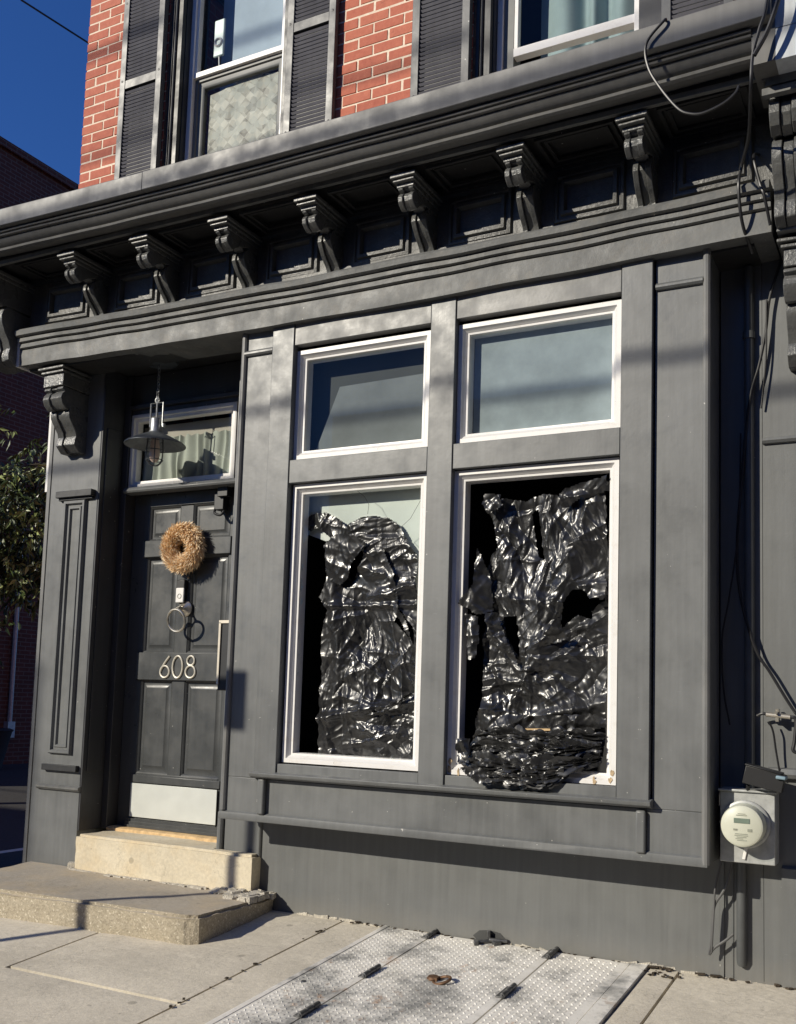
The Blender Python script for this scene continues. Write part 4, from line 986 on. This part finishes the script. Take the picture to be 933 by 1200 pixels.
for i in range(118):                       # grit and leaves caught along the wall and in the joints
    if i < 80: x, y = random.uniform(-2.5, -.3), -random.uniform(0, .03)
    elif i < 95: x, y = -2.54+random.uniform(-.008, .008), -random.uniform(0, 1.3)
    else: x, y = -.99+random.uniform(-.1, .06), -random.uniform(0, .12)
    s_ = random.uniform(.002, .006); cr.box(x-s_*1.6, x+s_*1.6, y-s_, y+s_, SL*y+.001, SL*y+.001+s_, Matrix.Rotation(random.uniform(0, 3), 3, 'Z'))
for x, y in ((-.86, -.02), (-.80, -.015), (-1.05, -.02)): cr.box(x-.02, x+.02, y-.008, y+.008, SL*y+.004, SL*y+.009, Matrix.Rotation(.3, 3, 'Z'))
o = cr.build('grit', M['bark'], smooth=0); o['kind'] = 'stuff'; o['label'] = 'dark grit and leaf crumbs gathered along the wall and sidewalk joints'; 
pt = [(-1.86, .02), (-1.83, .045), (-1.78, .052), (-1.73, .045), (-1.70, .02), (-1.715, .004), (-1.84, .002)]
MB().poly(pt, 'y', -.0035, -.001).build('filler_patch', M['patch'], house)
# ================================================================== CELLAR HATCH
ht = thing('cellar_hatch', 'white painted diamond plate cellar hatch set in the sidewalk under the bay', 'hatch', (-1.7, -.6, -.05))
def sl(v): return Vector((v[0], v[1], v[2]+SL*v[1]))
MB().box(-2.315, -2.287, -1.9, .0, -.06, .006).box(-1.140, -1.070, -1.9, .0, -.06, .007).build('hatch_frame', M['hatch'], ht, fn=sl, bev=.002)
MB().box(-2.30, -1.10, -1.9, .0, -.09, -.02).build('hatch_pit', M['gap'], ht, fn=sl)
def plate(x0, x1, y0, y1):
    mb = MB(); mb.box(x0, x1, y0, y1, -.012, .004)
    p = .0255; ny = int((y1-y0-.02)/p); nx = int((x1-x0-.02)/p)
    for i in range(nx):
        for j in range(ny):
            x = x0+.018+i*p; y = y0+.018+j*p; s_ = 1 if (i+j) % 2 else -1; L, W, H = .0098, .0034, .0034
            dx, dy = L*.7, L*.7*s_; px_, py_ = -W*.7*s_, W*.7
            n = len(mb.v)
            mb.v += [(x-dx, y-dy, .0038), (x+px_, y+py_, .0038), (x+dx, y+dy, .0038), (x-px_, y-py_, .0038), (x-dx*.45, y-dy*.45, .0038+H), (x+dx*.45, y+dy*.45, .0038+H)]
            mb.f += [(n, n+1, n+4), (n+1, n+2, n+5, n+4), (n+2, n+3, n+5), (n+3, n, n+4, n+5)]
    return mb.build('hatch_plate', M['hatch'], ht, fn=sl, smooth=0, recalc=False)
plate(-2.285, -2.047, -1.88, -.015); plate(-2.039, -1.470, -1.88, -.012); plate(-1.462, -1.144, -1.88, -.014)
for x, y in ((-2.043, -.035), (-2.043, -.60), (-2.043, -1.06), (-1.466, -.055), (-1.466, -.56)):
    h = MB()
    for k in range(3): h.tube([(x, y-.065+k*.044, .015), (x, y-.025+k*.044, .015)], .0105, 12)
    h.tube([(x, y-.070, .015), (x, y+.070, .015)], .005, 8)
    h.box(x-.030, x+.004, y-.06, y+.06, .004, .009)
    h.build('hinge', M['steel'], ht, fn=sl, bev=.001)
lk = MB(); lk.box(-1.825, -1.805, -.09, -.05, .005, .022, Matrix.Rotation(.5, 3, 'Z')); lk.tube([(-1.81, -.06, .014), (-1.76, -.02, .014)], .009, 10); lk.box(-1.785, -1.770, -.03, -.008, .01, .055, Matrix.Rotation(.5, 3, 'Z')); lk.tube([(-1.77, -.03, .02), (-1.69, .0-.01, .018)], .009, 8)
lk.box(-1.75, -1.715, -.05, -.02, .004, .02, Matrix.Rotation(.8, 3, 'Z')); lk.build('latch', M['steel'], ht, fn=sl, bev=.002)
MB().tube([(-1.745+.035*math.cos(a), -.565+.028*math.sin(a), .012+.010*math.sin(a+1)) for a in [2*PI*i/24 for i in range(24)]], .006, 8, closed=True).box(-1.80, -1.765, -.57, -.54, .004, .018).lathe([(0, .014), (.02, .012), (.026, .004)], (-1.79, -.552, .006), 16).build('pull_ring', M['rust'], ht, fn=sl)
MB().lathe([(0, .003), (.008, .003), (.011, 0)], (-2.24, -.80, .005), 12).build('bolt', M['steel'], ht, fn=sl)

# ================================================================== METER AND CABLES
mt = thing('electric_meter', 'round cream faced electricity meter on a grey metal box beside the bay', 'meter', (-.66, 0, .47))
MB().box(-.765, -.560, -.118, 0, .470, .742).box(-.772, -.553, -.128, 0, .742, .752).build('meter_box', M['meterbox'], mt, bev=.003)
mx, mz = -.668, .620
MB().lathe([(.088, 0), (.092, -.004), (.092, -.016), (.086, -.020), (.080, -.020)], (mx, -.118, mz), 40, 'y').build('meter_ring', M['meterbox'], mt)
MB().lathe([(0, -.098), (.068, -.098), (.077, -.092), (.080, -.080), (.080, -.018)], (mx, -.118, mz), 40, 'y').build('meter_face', M['meterface'], mt)
mk = MB(); yy = -.2185
mk.box(mx-.028, mx+.030, yy, yy+.004, mz+.012, mz+.030)
mk.build('display', M['lcd'], mt)
mk = MB(); mk.box(mx-.030, mx-.016, yy, yy+.004, mz-.016, mz-.010); mk.box(mx+.022, mx+.038, yy, yy+.004, mz-.018, mz-.008)
for i, (a, b_) in enumerate(((-.024, .022), (-.026, .024), (-.018, .018), (-.022, .006), (-.016, .020))): mk.box(mx+a, mx+b_, yy+.001, yy+.004, mz-.030-.006*i, mz-.0275-.006*i)
mk.box(mx-.020, mx+.020, yy+.001, yy+.004, mz+.040, mz+.0425); mk.box(mx-.014, mx+.014, yy+.001, yy+.004, mz+.046, mz+.048)
mk.build('print', M['mark'], mt)
MB().lathe([(0, -.112), (.05, -.111), (.070, -.106), (.081, -.096), (.083, -.080), (.083, -.020)], (mx, -.118, mz), 40, 'y').build('glass_dome', M['glass'], mt)
MB().box(-.676, -.664, -.126, -.118, .484, .535, Matrix.Rotation(.2, 3, 'Y')).build('seal_latch', M['white'], mt, bev=.002)
rd = MB().box(-.668, -.520, -.175, -.115, .765, .835, Matrix.Rotation(.22, 3, 'Y')).box(-.664, -.524, -.18, -.11, .835, .842, Matrix.Rotation(.22, 3, 'Y')).tube([(-.655, -.14, .775), (-.66, -.12, .75)], .008, 8)
rdo = tag(rd.build('transmitter_box', M['black'], bev=.008), 'tilted black box resting on top of the electricity meter', 'box')
MB().box(-.548, -.512, -.190, -.12, .803, .816, Matrix.Rotation(.1, 3, 'Y')).build('blue_grey_cap', M['blueclamp'], rdo, bev=.004)
cd = MB().tube([(-.700, -.022, .47), (-.700, -.022, .085), (-.700, -.010, .065)], .019, 12)
tag(cd.build('conduit', M['pipe']), 'short painted conduit running down from the electricity meter', 'conduit')
vp = MB().tube([(-.668, -.022, .74), (-.668, -.022, 2.91)], .020, 12); vp.tube([(-.668, -.022, 2.60), (-.668, -.022, 2.63)], .025, 12)
tag(vp.build('conduit', M['pipe']), 'tall dark painted conduit rising from the meter beside the bay', 'conduit')
mb = MB().box(-.7775, -.7715, -.005, .0, -.02, .45); mb.box(-.740, -.734, -.004, 0, .0, .45); mb.build('seam_strip', M['paint'], house)
def cable(pts, r, label, mat='cable', name='cable', group='cables on the wall by the bay'):
    return tag(MB().tube(smoothpath(pts, 8), r, 8).build(name, M[mat]), label, 'cable', group)
YC = -.665
cable([(-.872, -.64, 3.675), (-.875, YC, 3.66), (-.941, YC, 3.588), (-.933, YC, 3.489), (-.884, YC, 3.389), (-.82, YC, 3.294), (-.775, YC, 3.262), (-.726, YC, 3.253), (-.656, YC, 3.271), (-.613, YC, 3.30), (-.60, YC, 3.325)], .0055, 'thick loose cable looping down over the right end of the cornice')
cable([(-.5, -.66, 3.9), (-.503, -.66, 3.631), (-.53, -.66, 3.524), (-.553, -.66, 3.432), (-.563, -.64, 3.319), (-.60, -.45, 3.25), (-.645, -.33, 3.20), (-.655, -.345, 3.106), (-.648, -.30, 2.974), (-.625, -.2, 2.89)], .0065, 'black cable dropping straight past the cornice end to the architrave')
cable([(-.42, -.66, 3.95), (-.44, -.66, 3.70), (-.46, -.67, 3.62), (-.50, -.665, 3.51), (-.548, -.66, 3.43)], .009, 'thicker black cable curving inwards at the cornice end')
cable([(-.60, -.20, 3.30), (-.60, -.335, 3.22), (-.575, -.34, 3.10), (-.56, -.34, 3.05), (-.545, -.29, 2.95)], .006, 'short cable bending over the right end of the architrave')
cable([(-.53, -.02, 2.95), (-.582, -.03, 2.769), (-.60, -.03, 2.62), (-.625, -.035, 2.481), (-.664, -.04, 2.323), (-.692, -.045, 2.018), (-.712, -.045, 1.733), (-.699, -.045, 1.521), (-.643, -.04, 1.311), (-.584, -.04, 1.209), (-.495, -.04, 1.06), (-.42, -.05, .98)], .006, 'long black cable sweeping down the wall and off to the right')
cable([(-.70, -.03, 2.2), (-.705, -.05, 1.8), (-.745, -.05, 1.50), (-.77, -.05, 1.35), (-.765, -.05, 1.15), (-.74, -.05, 1.0)], .0035, 'thin wire hanging in the shadow beside the bay')
cable([(-.595, -.04, 2.75), (-.60, -.03, 2.5), (-.62, -.02, 2.30)], .004, 'thin upper wire slanting above the wall moulding')
cable([(-.590, -.055, 1.020), (-.575, -.05, .98), (-.565, -.04, .90), (-.550, -.03, .80)], .004, 'thin wire dangling from the wall clamp')
cable([(-.73, -.03, .47), (-.757, -.05, .359), (-.797, -.05, .288), (-.806, -.05, .22), (-.812, -.05, .137), (-.819, -.05, .093), (-.800, -.045, .118), (-.76, -.04, .150), (-.731, -.03, .177)], .0055, 'dead cable end drooping under the bay corner', mat='cablegrey')
cable([(-.775, -.03, .46), (-.795, -.05, .36), (-.80, -.06, .25), (-.81, -.05, .10)], .004, 'second thinner dead cable end under the bay corner', mat='cablegrey')
ck = thing('cable_clamp', 'small metal clamp holding a bent cable stub on the right wall', 'clamp', (-.55, 0, 1.04))
MB().tube([(-.60, -.055, 1.048), (-.51, -.055, 1.040)], .010, 10).lathe([(0, -.02), (.006, -.02), (.006, 0)], (-.560, -.06, 1.055), 8, 'y').box(-.565, -.553, -.06, -.02, 1.02, 1.07).build('barrel', M['nickel'], ck)
MB().tube(smoothpath([(-.635, -.05, 1.04), (-.615, -.055, 1.05), (-.60, -.055, 1.048)]), .006, 8).tube(smoothpath([(-.51, -.055, 1.04), (-.49, -.055, 1.03), (-.495, -.055, .95), (-.500, -.055, .91), (-.47, -.055, .90)]), .007, 8).build('cable_stub', M['cable'], ck)

# ================================================================== NEIGHBOURING SHOPFRONT (right)
nb = thing('neighbouring_shopfront', 'adjoining grey shopfront with pale blue fascia and large scroll brackets at the right edge', 'shopfront', (0, 0, 0))
MB().box(-.618, 1.3, 0, .3, -.05, 2.93).build('wall', M['wall'], nb)
MB().poly([(0, 2.150), (-.014, 2.153), (-.022, 2.163), (-.018, 2.174), (0, 2.180)], 'x', -.616, 1.3).poly([(0, .795), (-.03, .80), (-.04, .815), (-.03, .835), (0, .84)], 'x', -.60, 1.3).build('wall_moulding', M['paint'], nb)
MB().poly([(0, .0), (-.02, .0), (-.02, .45), (0, .46)], 'x', -.55, 1.3).build('plinth', M['wall'], nb)
MB().box(-.525, 1.3, -.27, 0, 2.93, 3.12).box(-.49, 1.3, -.17, 0, 3.12, 3.6).build('frieze', M['paint'], nb)
MB().box(-.566, -.484, -.600, -.30, 3.432, 3.72).build('end_block', M['flash'], nb)
MB().box(-.4835, 1.3, -.598, -.30, 3.432, 3.553).box(-.4835, 1.3, -.598, -.30, 3.557, 3.9).build('fascia', M['nblue'], nb)
MB().box(-.53, 1.3, -.50, -.1, 3.40, 3.43).box(-.545, 1.3, -.50, -.47, 3.365, 3.392).build('soffit', M['old'], nb)
br = endbr(-.425, nb); 
bracket(-.43, .16, PU, PL, PC, nb, name='lower_bracket', fn=None)

# ================================================================== FAR LEFT: side street
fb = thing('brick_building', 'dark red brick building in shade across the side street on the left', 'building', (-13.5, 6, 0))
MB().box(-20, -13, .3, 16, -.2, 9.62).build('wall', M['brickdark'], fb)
MB().box(-20.1, -12.93, .2, 16.1, 9.62, 9.75).build('coping', M['brickdark'], fb)
MB().tube([(-12.95, 7.07, .35), (-12.95, 7.06, 3.6)], .035, 8).box(-13, -12.9, 7.0, 7.14, .3, .55).build('downpipe', M['meterbox'], fb)
po = MB().lathe([(.30, 0), (.42, .55), (.45, .58), (.40, .6), (.0, .52)], (-12.3, 6.0, -.12), 24)
tag(po.build('planter', M['planter']), 'dark round planter at the foot of the shaded brick building', 'planter')
cb = thing('corner_shade_building', 'unseen brown brick corner building at the left behind the viewer, placed to shade the side street', 'building', (-16, -12, 0))
MB().box(-26, -11.75, -10.25, -9.5, -.45, 7.25).build('wall', M['bricksimple'], cb)  # thin out-of-view wall sized to throw shade on the side street, not the facade
wn = MB()
for i in range(4):
    for z0 in (1.0, 4.3): wn.box(-25+i*3.3, -23.6+i*3.3, -9.52, -9.4, z0, z0+1.8)
wn.build('window', M['glassdk'], cb)
ob = thing('opposite_rowhouse', 'unseen brown brick row opposite, right of the viewer, raised to block sky light', 'rowhouse', (6, -16, 0))
MB().box(2.5, 26, -20, -13.5, -.45, 13.0).build('wall', M['bricksimple'], ob)  # height raised out of view to block sky fill on the recess
for i, (a, b_, cc) in enumerate(((-11.0, -5.0, 'brown brick'), (-4.9, 2.4, 'dark red'))):
    o2 = thing('opposite_rowhouse', cc+(' rowhouse on the opposite side of the street, nearer the corner' if i == 0 else ' rowhouse on the opposite side of the street, straight behind the viewer'), 'rowhouse', ((a+b_)/2, -16, 0), 'rowhouses across the street')
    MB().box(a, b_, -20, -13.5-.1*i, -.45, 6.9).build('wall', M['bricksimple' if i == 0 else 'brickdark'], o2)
ob['group'] = 'rowhouses across the street'

eb = thing('street_end_blocker', 'unseen dark brick block added at the far right street end to cut sky light', 'building', (28, -5, 0))
MB().box(24, 32, -13.4, 12, -.45, 15).build('wall', M['brickdark'], eb)  # added out of view to shut off sky light from the street end
tr = thing('street_tree', 'leafy tree with drooping narrow leaves at the left edge of the photo', 'tree', (-8.9, 2.6, -.12))
random.seed(12)
tk = MB(); tk.tube(smoothpath([(-9.0, 2.6, -.15), (-8.97, 2.63, .8), (-8.8, 2.6, 1.7), (-8.6, 2.65, 2.9)]), [.10-.0022*i for i in range(19)], 10)
tips = []
for i in range(16):
    a = random.uniform(0, 2*PI); L = random.uniform(.5, 1.1); z = random.uniform(1.3, 2.3)
    z += .45; p0 = Vector((-8.65, 2.66, z)); p1 = p0+Vector((math.cos(a)*L*.5, math.sin(a)*L*.5, L*.55)); p2 = p0+Vector((math.cos(a)*L, math.sin(a)*L, L*.65))
    pts = smoothpath([p0, p1, p2], 6); tk.tube(pts, [.028-.0018*k for k in range(len(pts))], 6); tips += pts[4:]
tk.build('trunk', M['bark'], tr)
lf_ = MB()
def leaf(p, d, L, t):
    s_ = d.cross(Vector((random.uniform(-1, 1), random.uniform(-1, 1), random.uniform(-.4, .4)))).normalized()*L*.16
    n_ = d.cross(s_).normalized()*L*.06
    lf_.quad(p, p+d*L*.35+s_+n_, p+d*L, p+d*L*.35-s_+n_); lf_.tone.append(t)
for i in range(620):
    c = random.choice(tips)+Vector([random.gauss(0, .23) for _ in range(3)])
    tw = Vector((random.uniform(-1, 1), random.uniform(-1, 1), random.uniform(-.9, .3))).normalized(); tone = random.random()**2
    for k in range(14):
        p = c+tw*(.03*k)+Vector([random.uniform(-.02, .02) for _ in range(3)])
        d = (tw*.6+Vector((random.uniform(-.7, .7), random.uniform(-.7, .7), random.uniform(-1.2, .1)))).normalized()
        leaf(p, d, random.uniform(.07, .13), min(1, max(0, tone+random.uniform(-.3, .3))))
lf_.build('crown', M['leaf'], tr, smooth=0, recalc=False)

# ================================================================== STREET FURNITURE THAT THROWS SHADOWS
ps_ = thing('parking_sign', 'parking sign on a thin metal post by the kerb, its shadow crossing the steps', 'sign', (-5.12, -3.0, -.26))
MB().tube([(-5.175, -3.0, -.3), (-5.175, -3.0, 2.62)], .026, 12).build('post', M['sign'], ps_)
MB().box(-5.29, -4.955, -3.032, -3.028, 2.545, 2.84).build('sign_plate', M['sign'], ps_, bev=.03 if False else 0)
def wire(y, z, r, label, x0=-30, x1=25, dz=0):
    pts = [(x0+(x1-x0)*i/40, y, z+dz*(i/40-.5)) for i in range(41)]
    return tag(MB().tube(pts, r, 6).build('overhead_wire', M['cable']), label, 'wire', 'overhead wires along the street')
wire(-6.5, 2.50+.59*6.28, .020, 'lowest overhead wire along the street, its shadow crossing the bay windows')
wire(-7.0, 3.56+.59*6.4, .022, 'middle overhead wire along the street, its shadow on the cornice')
wire(-7.3, 4.30+.59*7.3, .014, 'upper overhead wire whose shadow crosses the bottoms of the shutters')
wire(-7.6, 4.98+.59*7.6, .022, 'highest overhead wire whose shadow crosses the red brick')
tag(MB().tube([(-13, 6.0, 12.55), (-13, 6.35, 12.24+.0), (-13, 7.8, 12.41), (-13, 30, 14.9)], .016, 6).build('sky_wire', M['cable']), 'single dark wire crossing the blue sky at the top left', 'wire')

# ================================================================== CAMERA, SUN, SKY
A = [R(a) for a in (-28.0055, 5.567, 1.815)]
yaw, pt, rl = A
f = Vector((math.sin(yaw)*math.cos(pt), math.cos(yaw)*math.cos(pt), math.sin(pt))); rr_ = Vector((math.cos(yaw), -math.sin(yaw), 0)); u = rr_.cross(f)
c_, s_ = math.cos(rl), math.sin(rl); r2 = rr_*c_+u*s_; u2 = -rr_*s_+u*c_
cam = bpy.data.cameras.new('camera'); co = bpy.data.objects.new('camera', cam); COL.objects.link(co)
m4 = Matrix((r2, u2, -f)).transposed().to_4x4(); m4.translation = Vector((0, -4.3, 1.05)); co.matrix_world = m4
cam.sensor_fit = 'VERTICAL'; cam.sensor_height = 36; cam.sensor_width = 36; cam.lens = 36*1187.5/1200
cam.shift_y = 106.9/1200; cam.shift_x = -2/1200; cam.clip_start = .05; cam.clip_end = 600
scene.camera = co
sd = Vector((.69, 1, -.59)).normalized()
sun = bpy.data.lights.new('sun', 'SUN'); sun.energy = 4.6; sun.angle = R(.53); sun.color = (1, .925, .78)
so_ = bpy.data.objects.new('sun', sun); COL.objects.link(so_); so_.location = (-6, -9, 8); so_.rotation_euler = sd.to_track_quat('-Z', 'Y').to_euler()
wd = bpy.data.worlds.new('World'); scene.world = wd; wd.use_nodes = True
nt = wd.node_tree; bg = nt.nodes['Background']; sk = nt.nodes.new('ShaderNodeTexSky'); sk.sky_type = 'NISHITA'
sk.sun_disc = False; sk.sun_elevation = math.asin(-sd.z); sk.sun_rotation = math.atan2(-sd.x, -sd.y); sk.altitude = 100; sk.air_density = 1; sk.dust_density = .1; sk.ozone_density = 4
mx = nt.nodes.new('ShaderNodeMix'); mx.data_type = 'RGBA'; mx.blend_type = 'MULTIPLY'; mx.inputs[0].default_value = 1; mx.inputs[7].default_value = (.62, 1.15, 2.05, 1)
nt.links.new(sk.outputs[0], mx.inputs[6]); nt.links.new(mx.outputs[2], bg.inputs[0]); bg.inputs[1].default_value = .053
scene.render.engine = 'CYCLES'
scene.view_settings.view_transform = 'Standard'; scene.view_settings.look = 'None'; scene.view_settings.exposure = 0
scene.cycles.max_bounces = 8; scene.cycles.transparent_max_bounces = 12
